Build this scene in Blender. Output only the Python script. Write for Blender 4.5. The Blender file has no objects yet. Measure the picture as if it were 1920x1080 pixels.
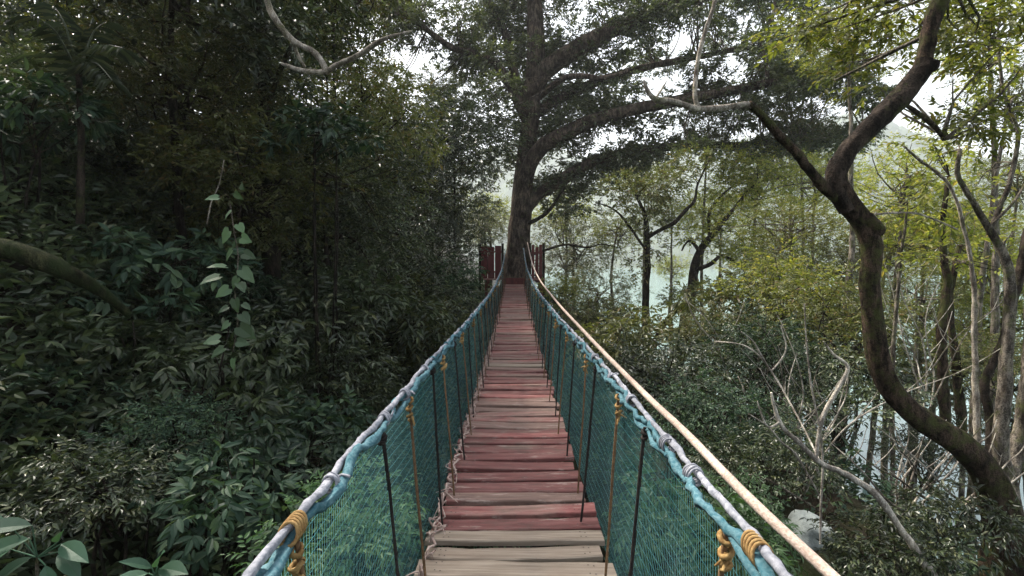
import bpy, math, random
import numpy as np

rng = np.random.default_rng(11)
random.seed(5)
scene = bpy.context.scene
COL = scene.collection
PI = math.pi

# ------------------------------------------------------------------ camera
FOC = 1000.0                                   # pixels of a 1920 wide frame
PITCH = math.atan(50 / FOC)
cam_d = bpy.data.cameras.new('camera')
cam_d.sensor_width = 36.0
cam_d.lens = 36.0 * FOC / 1920.0
cam_d.clip_start = 0.05
cam_d.clip_end = 3000
cam = bpy.data.objects.new('camera', cam_d)
COL.objects.link(cam)
cam.rotation_euler = (PI / 2 - PITCH, 0, 0)
scene.camera = cam
SP, CP = math.sin(PITCH), math.cos(PITCH)


def P(px, py, d):
    """world point at distance d along the bridge that stands at that spot of the photograph"""
    xc, yc = (px - 960) / FOC, (540 - py) / FOC
    t = d / (CP + yc * SP)
    return np.array((t * xc, d, t * (-SP + yc * CP)))


# ------------------------------------------------------------------ node helpers
def new_mat(name):
    m = bpy.data.materials.new(name)
    m.use_nodes = True
    nt = m.node_tree
    nt.nodes.clear()
    out = nt.nodes.new('ShaderNodeOutputMaterial')
    return m, nt, out


def ramp(nt, fac, stops, interp='LINEAR'):
    r = nt.nodes.new('ShaderNodeValToRGB')
    r.color_ramp.interpolation = interp
    e = r.color_ramp.elements
    while len(e) < len(stops):
        e.new(0.5)
    for i, (p, c) in enumerate(stops):
        e[i].position = p
        e[i].color = (*c, 1) if len(c) == 3 else c
    nt.links.new(fac, r.inputs[0])
    return r.outputs[0]


def noise(nt, scale, detail=4, rough=0.55, vec=None, mapscale=None):
    n = nt.nodes.new('ShaderNodeTexNoise')
    n.inputs['Scale'].default_value = scale
    n.inputs['Detail'].default_value = detail
    n.inputs['Roughness'].default_value = rough
    tc = nt.nodes.new('ShaderNodeTexCoord')
    src = tc.outputs['Object'] if vec is None else vec
    if mapscale is not None:
        mp = nt.nodes.new('ShaderNodeMapping')
        mp.inputs['Scale'].default_value = mapscale
        nt.links.new(src, mp.inputs[0])
        src = mp.outputs[0]
    nt.links.new(src, n.inputs['Vector'])
    return n.outputs['Fac']


def mixc(nt, fac, a, b, mode='MIX'):
    m = nt.nodes.new('ShaderNodeMix')
    m.data_type = 'RGBA'
    m.blend_type = mode
    for sock, v in ((0, fac), (6, a), (7, b)):
        if isinstance(v, (int, float)):
            m.inputs[sock].default_value = v
        elif isinstance(v, tuple):
            m.inputs[sock].default_value = (*v, 1)
        else:
            nt.links.new(v, m.inputs[sock])
    return m.outputs[2]


def bump(nt, h, strength=0.5, dist=0.02):
    b = nt.nodes.new('ShaderNodeBump')
    b.inputs['Strength'].default_value = strength
    b.inputs['Distance'].default_value = dist
    nt.links.new(h, b.inputs['Height'])
    return b.outputs[0]


def principled(nt, out, col, rough=0.7, spec=0.3, nrm=None):
    p = nt.nodes.new('ShaderNodeBsdfPrincipled')
    if isinstance(col, tuple):
        p.inputs['Base Color'].default_value = (*col, 1)
    else:
        nt.links.new(col, p.inputs['Base Color'])
    if isinstance(rough, (int, float)):
        p.inputs['Roughness'].default_value = rough
    else:
        nt.links.new(rough, p.inputs['Roughness'])
    p.inputs['Specular IOR Level'].default_value = spec
    if nrm is not None:
        nt.links.new(nrm, p.inputs['Normal'])
    if out is not None:
        nt.links.new(p.outputs[0], out.inputs[0])
    return p


def leaf_mat(name, stops, trans=0.25, rough=0.45, spec=0.35, tcol=None):
    """every leaf is an island of its own: colour varies from leaf to leaf"""
    m, nt, out = new_mat(name)
    g = nt.nodes.new('ShaderNodeNewGeometry')
    oi = nt.nodes.new('ShaderNodeObjectInfo')
    c = ramp(nt, g.outputs['Random Per Island'], stops)
    hs = nt.nodes.new('ShaderNodeHueSaturation')
    mr = nt.nodes.new('ShaderNodeMapRange')
    mr.inputs[3].default_value = 0.6
    mr.inputs[4].default_value = 1.55
    nt.links.new(oi.outputs['Random'], mr.inputs[0])
    nt.links.new(mr.outputs[0], hs.inputs['Value'])
    nt.links.new(c, hs.inputs['Color'])
    col = hs.outputs[0]
    p = principled(nt, None, col, rough, spec)
    t = nt.nodes.new('ShaderNodeBsdfTranslucent')
    tc = mixc(nt, 1.0, col, tcol or (1.5, 1.6, 0.7), 'MULTIPLY')
    nt.links.new(tc, t.inputs[0])
    mx = nt.nodes.new('ShaderNodeMixShader')
    mx.inputs[0].default_value = trans
    nt.links.new(p.outputs[0], mx.inputs[1])
    nt.links.new(t.outputs[0], mx.inputs[2])
    nt.links.new(mx.outputs[0], out.inputs[0])
    return m


def bark_mat(name, dark, light, moss=None, moss_amt=0.0, scale=6.0, stretch=(1, 1, 0.3), bstr=1.0):
    m, nt, out = new_mat(name)
    n1 = noise(nt, scale * 2.5, 8, 0.72, mapscale=stretch)
    n2 = noise(nt, scale * 0.5, 4, 0.6)
    n4 = noise(nt, scale * 9, 4, 0.7)
    h = mixc(nt, 0.35, n1, n4)
    c = ramp(nt, h, [(0.34, tuple(0.5 * a for a in dark)), (0.46, dark), (0.56, light), (0.72, tuple(min(1, 1.35 * a) for a in light))])
    pat = ramp(nt, n2, [(0.38, (0.45, 0.42, 0.40)), (0.5, (0.9, 0.9, 0.9)), (0.62, (1.35, 1.32, 1.25))])
    c = mixc(nt, 1.0, c, pat, 'MULTIPLY')
    if moss:
        n3 = noise(nt, scale * 0.7, 6, 0.7)
        f = ramp(nt, n3, [(max(0, 0.60 - moss_amt * 0.3), (0, 0, 0)), (min(1, 0.72 - moss_amt * 0.25), (0.85, 0.85, 0.85))])
        mc = mixc(nt, n4, tuple(0.5 * a for a in moss), tuple(1.5 * a for a in moss))
        c = mixc(nt, f, c, mc)
    principled(nt, out, c, 0.95, 0.08, bump(nt, h, bstr, 0.05))
    return m


M = {}
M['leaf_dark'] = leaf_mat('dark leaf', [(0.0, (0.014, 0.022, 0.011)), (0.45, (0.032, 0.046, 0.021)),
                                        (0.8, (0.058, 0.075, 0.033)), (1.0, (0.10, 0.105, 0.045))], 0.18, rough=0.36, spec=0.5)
M['leaf_olive'] = leaf_mat('olive leaf', [(0.0, (0.036, 0.043, 0.015)), (0.5, (0.075, 0.085, 0.028)),
                                          (0.85, (0.085, 0.088, 0.028)), (1.0, (0.11, 0.075, 0.03))], 0.3)
M['leaf_mid'] = leaf_mat('mid green leaf', [(0.0, (0.018, 0.030, 0.015)), (0.6, (0.038, 0.056, 0.025)), (1.0, (0.072, 0.092, 0.040))], 0.22)
M['leaf_fresh'] = leaf_mat('fresh green leaf', [(0.0, (0.04, 0.085, 0.035)), (0.6, (0.075, 0.14, 0.06)), (1.0, (0.12, 0.19, 0.09))], 0.3)
M['leaf_teal'] = leaf_mat('cool green leaf', rough=0.5, spec=0.25, trans=0.22, stops=[(0.0, (0.016, 0.036, 0.022)), (0.6, (0.040, 0.074, 0.043)),
                                              (1.0, (0.08, 0.12, 0.06))])
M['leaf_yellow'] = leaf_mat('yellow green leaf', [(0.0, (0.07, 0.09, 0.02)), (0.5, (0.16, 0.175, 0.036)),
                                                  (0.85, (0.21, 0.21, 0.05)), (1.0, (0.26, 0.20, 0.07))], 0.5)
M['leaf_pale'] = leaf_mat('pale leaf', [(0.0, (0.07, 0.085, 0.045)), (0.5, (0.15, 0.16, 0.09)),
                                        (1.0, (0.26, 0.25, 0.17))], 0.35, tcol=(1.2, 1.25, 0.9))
M['leaf_tree'] = leaf_mat('big tree leaf', [(0.0, (0.020, 0.028, 0.013)), (0.6, (0.046, 0.058, 0.025)),
                                            (1.0, (0.090, 0.098, 0.042))], 0.28, rough=0.4, spec=0.4)
M['leaf_big'] = leaf_mat('broad leaf', [(0.0, (0.022, 0.06, 0.038)), (1.0, (0.06, 0.12, 0.07))], 0.2, rough=0.5, spec=0.3)
M['leaf_vine'] = leaf_mat('vine leaf', [(0.0, (0.045, 0.085, 0.042)), (1.0, (0.10, 0.155, 0.085))], 0.25, rough=0.5, spec=0.3)
M['bark_dark'] = bark_mat('dark bark', (0.014, 0.011, 0.009), (0.048, 0.037, 0.030), (0.05, 0.06, 0.02), 0.2)
M['bark_black'] = bark_mat('blackish bark', (0.010, 0.008, 0.007), (0.038, 0.030, 0.024), (0.02, 0.026, 0.012), 0.2)
M['bark_big'] = bark_mat('old bark', (0.030, 0.022, 0.018), (0.11, 0.085, 0.068), (0.05, 0.055, 0.022), 0.15, scale=4, bstr=0.9)
M['bark_moss'] = bark_mat('mossy bark', (0.016, 0.012, 0.009), (0.070, 0.048, 0.036), (0.055, 0.062, 0.020), 0.4, scale=9)
M['bark_pale'] = bark_mat('pale bark', (0.22, 0.19, 0.155), (0.50, 0.45, 0.385), (0.10, 0.11, 0.04), 0.15, scale=10)
M['bark_grey'] = bark_mat('grey bark', (0.07, 0.06, 0.05), (0.24, 0.21, 0.175), (0.09, 0.10, 0.035), 0.3, scale=8)
M['bark_white'] = bark_mat('bleached bark', (0.32, 0.29, 0.25), (0.62, 0.57, 0.51), (0.16, 0.16, 0.10), 0.1, scale=12)
M['moss_log'] = bark_mat('mossy log', (0.02, 0.022, 0.012), (0.06, 0.06, 0.03), (0.022, 0.034, 0.012), 0.7, scale=9)


# ------------------------------------------------------------------ mesh builder
class MB:
    def __init__(self):
        self.v, self.loops, self.sizes, self.mi, self.n, self.sm = [], [], [], [], 0, []

    def add(self, verts, faces, mat=0, smooth=False):
        verts = np.asarray(verts, dtype=np.float32).reshape(-1, 3)
        faces = np.asarray(faces, dtype=np.int32)
        self.v.append(verts)
        self.loops.append((faces + self.n).ravel())
        self.sizes.append(np.full(len(faces), faces.shape[1], np.int32))
        self.mi.append(np.full(len(faces), mat, np.int32))
        self.sm.append(np.full(len(faces), smooth, bool))
        self.n += len(verts)

    def mesh(self, name, mats):
        me = bpy.data.meshes.new(name)
        if not self.v:
            return me
        v = np.concatenate(self.v)
        lo = np.concatenate(self.loops)
        sz = np.concatenate(self.sizes)
        me.vertices.add(len(v))
        me.vertices.foreach_set('co', v.ravel())
        me.loops.add(len(lo))
        me.loops.foreach_set('vertex_index', lo)
        me.polygons.add(len(sz))
        st = np.zeros(len(sz), np.int32)
        st[1:] = np.cumsum(sz)[:-1]
        me.polygons.foreach_set('loop_start', st)
        me.polygons.foreach_set('material_index', np.concatenate(self.mi))
        me.polygons.foreach_set('use_smooth', np.concatenate(self.sm))
        me.update(calc_edges=True)
        me.validate()
        for m in (mats if isinstance(mats, (list, tuple)) else [mats]):
            me.materials.append(m)
        return me

    def build(self, name, mats, parent=None, loc=None):
        """link as one object; with a parent, vertices are given in world space"""
        o = bpy.data.objects.new(name, self.mesh(name, mats))
        COL.objects.link(o)
        if parent is not None:
            o.parent = parent
            o.location = tuple(-np.array(parent.location)) if loc is None else loc
        elif loc is not None:
            o.location = loc
        return o


def thing(name, label, cat, loc=(0, 0, 0), group=None):
    o = bpy.data.objects.new(name, None)
    COL.objects.link(o)
    o.empty_display_size = 0.2
    o.location = tuple(float(a) for a in loc)
    o['label'] = label
    o['category'] = cat
    if group:
        o['group'] = group
    return o


def tag(o, label=None, cat=None, group=None, kind=None):
    for k, v in (('label', label), ('category', cat), ('group', group), ('kind', kind)):
        if v:
            o[k] = v
    return o


def unit(a):
    return a / np.maximum(np.linalg.norm(a, axis=-1, keepdims=True), 1e-9)


def smooth_path(pts, rad, step):
    pts, rad = np.asarray(pts, float), np.asarray(rad, float)
    n = len(pts)
    if n < 3:
        L = np.linalg.norm(pts[-1] - pts[0])
        k = max(2, int(L / step) + 1)
        t = np.linspace(0, 1, k)[:, None]
        return pts[0] * (1 - t) + pts[-1] * t, rad[0] * (1 - t[:, 0]) + rad[-1] * t[:, 0]
    out, ro = [], []
    for i in range(n - 1):
        p0, p1, p2, p3 = pts[max(i - 1, 0)], pts[i], pts[i + 1], pts[min(i + 2, n - 1)]
        k = max(2, int(np.linalg.norm(p2 - p1) / step))
        for t in np.arange(k) / k:
            out.append(0.5 * ((2 * p1) + (p2 - p0) * t + (2 * p0 - 5 * p1 + 4 * p2 - p3) * t * t + (3 * p1 - p0 - 3 * p2 + p3) * t ** 3))
            ro.append(rad[i] * (1 - t) + rad[i + 1] * t)
    out.append(pts[-1]); ro.append(rad[-1])
    return np.array(out), np.array(ro)


def tube(mb, pts, rad, sides=8, step=0.1, lump=0.0, wob=0.0, mat=0, cap=True, smooth=True):
    if np.isscalar(rad):
        rad = [rad] * len(pts)
    p, r = smooth_path(pts, rad, step)
    n = len(p)
    if wob:
        w = rng.normal(0, 1, (n, 3))
        k = np.ones(5) / 5
        w = np.stack([np.convolve(w[:, i], k, 'same') for i in range(3)], 1)
        w[0] = 0; w[-1] = 0
        p = p + w * wob
    T = unit(np.gradient(p, axis=0))
    ref = np.array((0.0, 0.0, 1.0)) if abs(T[0][2]) < 0.9 else np.array((1.0, 0, 0))
    N = np.zeros_like(p)
    a = unit(np.cross(T[0], ref))
    for i in range(n):
        a = unit(a - T[i] * np.dot(a, T[i]))
        N[i] = a
    B = np.cross(T, N)
    th = np.linspace(0, 2 * PI, sides, endpoint=False)
    rr = r[:, None] * np.ones((1, sides))
    if lump:
        ls = rng.normal(0, 1, (n, sides))
        ls = (ls + np.roll(ls, 1, 0) + np.roll(ls, -1, 0) + np.roll(ls, 1, 1) + np.roll(ls, 2, 0)) / 2.3
        rr = rr * (1 + lump * ls)
    V = p[:, None, :] + rr[..., None] * (np.cos(th)[None, :, None] * N[:, None, :] + np.sin(th)[None, :, None] * B[:, None, :])
    i = np.arange(n - 1)[:, None] * sides
    j = np.arange(sides)[None, :]
    j2 = (j + 1) % sides
    Fc = np.stack([i + j, i + j2, i + sides + j2, i + sides + j], -1).reshape(-1, 4)
    V = V.reshape(-1, 3)
    base = mb.n
    mb.add(V, Fc, mat, smooth)
    if cap:
        for e, c in ((0, p[0]), (n - 1, p[-1] + T[-1] * r[-1] * 0.4)):
            ring = V[e * sides:(e + 1) * sides]
            vv = np.concatenate([ring, c[None]])
            f = [(k, (k + 1) % sides, sides) for k in range(sides)]
            mb.add(vv, f, mat, smooth)
    return p, r


def box(mb, c, s, mat=0, jit=0.0):
    c, s = np.array(c, float), np.array(s, float) / 2
    v = np.array([(x, y, z) for z in (-1, 1) for y in (-1, 1) for x in (-1, 1)], float) * s + c
    if jit:
        v += rng.normal(0, jit, v.shape)
    mb.add(v, [(0, 2, 3, 1), (4, 5, 7, 6), (0, 1, 5, 4), (2, 6, 7, 3), (1, 3, 7, 5), (0, 4, 6, 2)], mat)


# ------------------------------------------------------------------ leaves
T_RHOMB = (np.array([(0, 0, 0), (0.42, -0.5, 0.10), (1, 0, -0.10), (0.42, 0.5, 0.10)]), [(0, 1, 2), (0, 2, 3)])
T_OVATE = (np.array([(0, 0, 0), (0.35, 0, -0.03), (0.7, 0, -0.08), (1, 0, -0.22),
                     (0.26, -0.42, 0.07), (0.62, -0.40, 0.02), (0.26, 0.42, 0.07), (0.62, 0.40, 0.02)]),
           [(0, 4, 1, 1), (4, 5, 2, 1), (5, 3, 2, 2), (0, 1, 6, 6), (1, 2, 7, 6), (2, 3, 7, 7)])
_bx = np.array([0.0, 0.12, 0.28, 0.46, 0.64, 0.82, 1.0])
_bw = np.array([0.0, 0.25, 0.43, 0.5, 0.43, 0.25, 0.0])
_bz = -0.22 * _bx ** 2
T_BROAD = (np.array([(x, 0, z) for x, z in zip(_bx, _bz)] + [(x, -w_, z + 0.12 * w_) for x, w_, z in zip(_bx[1:-1], _bw[1:-1], _bz[1:-1])] + [(x, w_, z + 0.12 * w_) for x, w_, z in zip(_bx[1:-1], _bw[1:-1], _bz[1:-1])]),
           [(0, 7, 1, 1), (5, 11, 6, 6), (0, 1, 12, 12), (5, 6, 16, 16)] + [(k + 1, k + 7, k + 8, k + 2) for k in range(4)] + [(k + 1, k + 2, k + 13, k + 12) for k in range(4)])
T_HEART = (np.array([(0.06, 0, 0), (0.4, 0, -0.03), (0.75, 0, -0.08), (1, 0, -0.2), (-0.10, -0.25, 0.02), (0.12, -0.52, 0.05),
                     (0.55, -0.40, 0.0), (-0.10, 0.25, 0.02), (0.12, 0.52, 0.05), (0.55, 0.40, 0.0)]),
           [(0, 4, 5, 1), (1, 5, 6, 2), (6, 3, 2, 2), (0, 1, 8, 7), (1, 2, 9, 8), (2, 3, 9, 9)])


def add_leaves(mb, pos, d, nrm, L, W, tmpl, mat=0):
    tv, tf = tmpl
    d = unit(d)
    s = unit(np.cross(nrm, d))
    n = np.cross(d, s)
    L = np.broadcast_to(L, len(pos))[:, None, None]
    W = np.broadcast_to(W, len(pos))[:, None, None]
    V = pos[:, None, :] + L * tv[None, :, 0:1] * d[:, None, :] + W * tv[None, :, 1:2] * s[:, None, :] + L * tv[None, :, 2:3] * n[:, None, :]
    k = len(tv)
    off = (np.arange(len(pos)) * k)[:, None]
    tris = np.array([f[:3] for f in tf if len(f) == 3 or f[2] == f[3]])
    quads = np.array([f for f in tf if len(f) == 4 and f[2] != f[3]])
    vb = V.reshape(-1, 3)
    base = mb.n
    mb.add(vb, (off[:, :, None] + tris[None]).reshape(-1, 3), mat)
    if len(quads):
        f = (off[:, :, None] + quads[None]).reshape(-1, 4) + base
        mb.loops.append(f.ravel().astype(np.int32))
        mb.sizes.append(np.full(len(f), 4, np.int32))
        mb.mi.append(np.full(len(f), mat, np.int32))
        mb.sm.append(np.full(len(f), False, bool))


def add_sprays(mb, pos, d, nleaf=7, twig=0.3, L=0.12, W=0.05, tmpl=T_RHOMB, droop=0.25, jit=0.35, mat=0, twig_mat=None, twig_r=0.004):
    N = len(pos)
    d = unit(d)
    up = np.array((0, 0, 1.0)) + rng.normal(0, 0.25, (N, 3))
    s = unit(np.cross(d, up))
    n = np.cross(s, d)
    tw = twig * rng.uniform(0.7, 1.25, N)
    for k in range(nleaf):
        last = k == nleaf - 1
        t = (k + 0.6) / nleaf
        a = np.full(N, 0.0) if last else rng.uniform(0.6, 1.15, N)
        sg = 1 if k % 2 else -1
        p = pos + d * (tw * t)[:, None]
        p[:, 2] -= droop * tw * t * t * 0.6
        ld = d * np.cos(a)[:, None] + s * (sg * np.sin(a))[:, None] + rng.normal(0, jit * 0.5, (N, 3))
        ld[:, 2] -= droop * rng.uniform(0.3, 1.5, N)
        ln = n + rng.normal(0, jit, (N, 3))
        sc = rng.uniform(0.7, 1.25, N)
        add_leaves(mb, p, ld, ln, L * sc, W * sc, tmpl, mat)
    if twig_mat is not None:
        e = pos + d * tw[:, None]
        e[:, 2] -= droop * tw * 0.6
        b = pos
        V = np.stack([b + s * twig_r, b - s * twig_r, b + n * twig_r, e], 1).reshape(-1, 3)
        off = (np.arange(N) * 4)[:, None, None]
        mb.add(V, (off + np.array([(0, 1, 3), (1, 2, 3), (2, 0, 3)])[None]).reshape(-1, 3), twig_mat)


def clump_points(c, r, n, shell=0.6, droop=0.0, side=0.6):
    """spray positions and directions for one ellipsoid clump"""
    u = unit(rng.normal(0, 1, (n, 3)))
    rad = rng.uniform(0, 1, n) ** (1 / 3) * (1 - shell) + shell * rng.uniform(0.7, 1.0, n)
    r = np.broadcast_to(np.asarray(r, float), 3)
    pos = np.asarray(c)[None] + u * rad[:, None] * r[None]
    d = u * np.array((1, 1, side)) + rng.normal(0, 0.35, (n, 3))
    d[:, 2] += 0.15 - droop
    return pos, d


def crown_mesh(name, mat, R=2.0, flat=0.8, clumps=26, spr=34, cl_r=0.62, nleaf=7, L=0.13, W=0.055, twig=0.32, tmpl=T_RHOMB, droop=0.3, hemi=False, branches=True, bark='bark_dark'):
    mb = MB()
    golden = PI * (3 - math.sqrt(5))
    for i in range(clumps):
        z = 1 - 2 * (i + 0.5) / clumps
        if hemi:
            z = abs(z) if i % 3 else z * 0.5
        th = i * golden + rng.normal(0, 0.3)
        q = math.sqrt(max(0, 1 - z * z))
        rad = R * rng.uniform(0.45, 1.0)
        c = np.array((q * math.cos(th) * rad, q * math.sin(th) * rad, z * rad * flat))
        rr = cl_r * rng.uniform(0.6, 1.25)
        p, d = clump_points(c, (rr, rr, rr * 0.6), int(spr * rng.uniform(0.7, 1.3)))
        add_sprays(mb, p, d, nleaf, twig, L, W, tmpl, droop, mat=0, twig_mat=1)
        if branches:
            st = np.array((0, 0, R * flat * rng.uniform(-0.8, 0.15))) + rng.normal(0, R * 0.03, 3)
            mid = c * 0.5 + st * 0.5 + rng.normal(0, R * 0.12, 3)
            tube(mb, [st, mid, c], [R * 0.016, R * 0.010, R * 0.004], 5, R * 0.2, mat=1, wob=R * 0.02)
    return mb.mesh(name, [M[mat], M[bark]])


def remat(me, mat):
    m2 = me.copy()
    m2.materials[0] = M[mat]
    return m2


# ------------------------------------------------------------------ terrain
_gx = rng.uniform(0, 2 * PI, 12)


def wave(x, y):
    return (np.sin(x * 0.9 + _gx[0]) * np.cos(y * 0.7 + _gx[1]) + 0.6 * np.sin(x * 1.9 + y * 1.3 + _gx[2]) + 0.4 * np.sin(x * 3.1 - y * 2.7 + _gx[3])) * 0.16


def ground_z(x, y):
    x, y = np.asarray(x, float), np.asarray(y, float)
    left = np.interp(x, [-120, -60, -30, -14, -6.5, -4.0, -2.0, -1.0, 1.0, 2.5, 4.5, 6.5, 9.0, 13.0, 30],
                     [26, 24, 17, 8.5, 1.4, -1.6, -4.0, -4.8, -5.0, -4.4, -3.2, -4.6, -7.2, -8.8, -10])
    far = np.interp(x, [-120, -60, -30, -14, -7, -3, 0.5, 4, 7, 10, 14, 30],
                    [26, 22, 13, 5.5, 1.2, -2.0, -4.0, -4.6, -5.4, -7.4, -8.8, -10])
    w = np.clip((y - 9) / 10, 0, 1)
    h = left * (1 - w) + far * w
    kn = np.exp(-(((x - 0.2) / 4.5) ** 2 + ((y - 29) / 6.0) ** 2))
    h = np.where(h < -1.35, h * (1 - kn) + -1.35 * kn, h)
    sink = np.clip((y - 38) / 22, 0, 1)
    h = h * (1 - sink) + np.minimum(h, np.interp(x, [-60, -25, -8, 0], [20, 6, -4, -10])) * sink
    return h + wave(x, y)


def grid_mesh(name, xs, ys, fz, mat, smooth=True):
    X, Y = np.meshgrid(xs, ys)
    V = np.stack([X, Y, fz(X, Y)], -1).reshape(-1, 3)
    nx, ny = len(xs), len(ys)
    i = (np.arange(ny - 1) * nx)[:, None] + np.arange(nx - 1)[None]
    Fc = np.stack([i, i + 1, i + nx + 1, i + nx], -1).reshape(-1, 4)
    mb = MB()
    mb.add(V, Fc, 0, smooth)
    return mb.build(name, mat)


m, nt, out = new_mat('forest floor')
n1 = noise(nt, 3.0, 8, 0.7)
n2 = noise(nt, 0.6, 3)
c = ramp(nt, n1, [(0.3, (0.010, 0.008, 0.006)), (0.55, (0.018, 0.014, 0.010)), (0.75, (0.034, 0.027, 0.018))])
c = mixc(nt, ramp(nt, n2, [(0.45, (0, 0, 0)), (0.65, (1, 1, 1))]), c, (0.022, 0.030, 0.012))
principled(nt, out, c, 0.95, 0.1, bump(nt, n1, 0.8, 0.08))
M['floor'] = m
xs = np.unique(np.concatenate([np.linspace(-130, -16, 24), np.linspace(-16, 14, 110), np.linspace(14, 130, 20)]))
ys = np.unique(np.concatenate([np.linspace(-40, -2, 14), np.linspace(-2, 42, 130), np.linspace(42, 220, 30)]))
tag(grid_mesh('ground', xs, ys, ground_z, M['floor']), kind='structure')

# river
WATER = -7.0
m, nt, out = new_mat('river water')
n1 = noise(nt, 0.9, 4, 0.6, mapscale=(1, 0.5, 1))
p = principled(nt, out, (0.16, 0.25, 0.24), 0.12, 0.6, bump(nt, n1, 0.25, 0.12))
M['water'] = m
mb = MB()
mb.add([(-1400, -100, WATER), (1650, -100, WATER), (1650, 1450, WATER), (-1400, 1450, WATER)], [(0, 1, 2, 3)])
tag(mb.build('water', M['water']), kind='structure')

# hills on the far shore, wooded
m, nt, out = new_mat('far woods')
n1 = noise(nt, 0.06, 6, 0.7)
n2 = noise(nt, 0.007, 3)
c = ramp(nt, n1, [(0.35, (0.020, 0.034, 0.016)), (0.55, (0.05, 0.07, 0.028)), (0.75, (0.10, 0.11, 0.045))])
c = mixc(nt, ramp(nt, n2, [(0.4, (0, 0, 0)), (0.7, (1, 1, 1))]), c, (0.07, 0.09, 0.05))
principled(nt, out, c, 0.9, 0.1)
M['hills'] = m


def hill_z(X, Y):
    az = np.arctan2(X, Y)
    dist = np.hypot(X, Y)
    d0 = 480 + 60 * np.sin(az * 5 + 1.0)
    t = np.clip((dist - d0) / 700, 0, 1)
    ridge = 190 + 55 * np.sin(az * 4.0 + 0.6) + 26 * np.sin(az * 11 + 2) + 12 * np.sin(az * 23 + 1)
    h = -9 + (ridge + 9) * (t * t * (3 - 2 * t)) ** 0.8
    h = h + np.clip(t * 30, 0, 1) * (rng.uniform(0, 1, X.shape) * 9 + 4 * np.sin(X * 0.11) * np.cos(Y * 0.09))
    return np.where(dist < d0 - 2, -9.5, h)


azs = np.linspace(-0.95, 1.45, 420)
ds = np.concatenate([np.linspace(395, 700, 50), np.linspace(708, 1320, 46)])
A, D_ = np.meshgrid(azs, ds)
X, Y = np.sin(A) * D_, np.cos(A) * D_
V = np.stack([X, Y, hill_z(X, Y)], -1).reshape(-1, 3)
nx, ny = len(azs), len(ds)
i = (np.arange(ny - 1) * nx)[:, None] + np.arange(nx - 1)[None]
mb = MB()
mb.add(V, np.stack([i, i + 1, i + nx + 1, i + nx], -1).reshape(-1, 4), 0, False)
tag(mb.build('hills', M['hills']), kind='structure')

# river air: pale haze round everything
m, nt, out = new_mat('river haze')
pv = nt.nodes.new('ShaderNodeVolumePrincipled')
pv.inputs['Color'].default_value = (0.93, 0.97, 1.0, 1)
pv.inputs['Density'].default_value = 0.0005
pv.inputs['Anisotropy'].default_value = 0.2
nt.links.new(pv.outputs[0], out.inputs['Volume'])
mb = MB(); box(mb, (150, 690, 150), (3200, 1700, 330))
tag(mb.build('haze', m), kind='stuff')

# ------------------------------------------------------------------ bridge
Y0, Y1 = 0.5, 25.6


def deck_z(y):
    return np.interp(y, [0, 3, 6, 10, 14, 18, 22, 26], [-1.53, -1.60, -1.67, -1.70, -1.64, -1.50, -1.30, -1.06])


def rail_z(y):
    return deck_z(y) + np.interp(y, [0, 1, 2, 3, 8, 14, 20, 23, 25.6], [0.91, 0.945, 0.97, 0.995, 1.03, 1.04, 1.07, 1.3, 1.72])


def cx(y):
    return 0.004 + 0.0045 * np.asarray(y, float)


def rail_x(y, s):
    return cx(y) + s * np.interp(y, [0, 1, 2, 8, 18, 23, 25.6], [0.51, 0.508, 0.505, 0.505, 0.5, 0.46, 0.44])


# materials
m, nt, out = new_mat('red painted plank')
oi = nt.nodes.new('ShaderNodeObjectInfo')
n1 = noise(nt, 5.0, 6, 0.65, mapscale=(0.6, 3.5, 3))
n2 = noise(nt, 2.2, 4, 0.6, mapscale=(0.7, 1.6, 1))
n3 = noise(nt, 40, 3, 0.6, mapscale=(0.06, 1, 1))
red = ramp(nt, n1, [(0.25, (0.09, 0.030, 0.026)), (0.5, (0.22, 0.077, 0.070)), (0.8, (0.33, 0.17, 0.15))])
wood = ramp(nt, n3, [(0.25, (0.11, 0.07, 0.055)), (0.75, (0.31, 0.20, 0.165))])
ad = nt.nodes.new('ShaderNodeMath'); ad.operation = 'ADD'
sc_ = nt.nodes.new('ShaderNodeMath'); sc_.operation = 'MULTIPLY_ADD'
sc_.inputs[1].default_value = 0.40; sc_.inputs[2].default_value = -0.17
nt.links.new(oi.outputs['Random'], sc_.inputs[0])
nt.links.new(sc_.outputs[0], ad.inputs[0]); nt.links.new(n2, ad.inputs[1])
wear = ramp(nt, ad.outputs[0], [(0.46, (0, 0, 0)), (0.62, (1, 1, 1))])
c = mixc(nt, wear, red, wood)
val = ramp(nt, oi.outputs['Random'], [(0, (0.62, 0.62, 0.62)), (0.35, (1.05, 1.0, 1.0)), (0.6, (0.8, 0.78, 0.78)), (1, (1.3, 1.28, 1.25))], 'CONSTANT')
c = mixc(nt, 1.0, c, val, 'MULTIPLY')
n5 = noise(nt, 14, 6, 0.75, mapscale=(0.5, 1.6, 1))
c = mixc(nt, ramp(nt, n5, [(0.5, (0, 0, 0)), (0.7, (0.75, 0.75, 0.75))]), c, (0.075, 0.05, 0.042))
n6 = noise(nt, 9, 6, 0.75, mapscale=(0.4, 2.0, 1))
c = mixc(nt, ramp(nt, n6, [(0.56, (0, 0, 0)), (0.72, (0.8, 0.8, 0.8))]), c, (0.40, 0.32, 0.28))
principled(nt, out, c, 0.72, 0.3, bump(nt, n3, 0.5, 0.006))
M['plank_red'] = m

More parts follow.
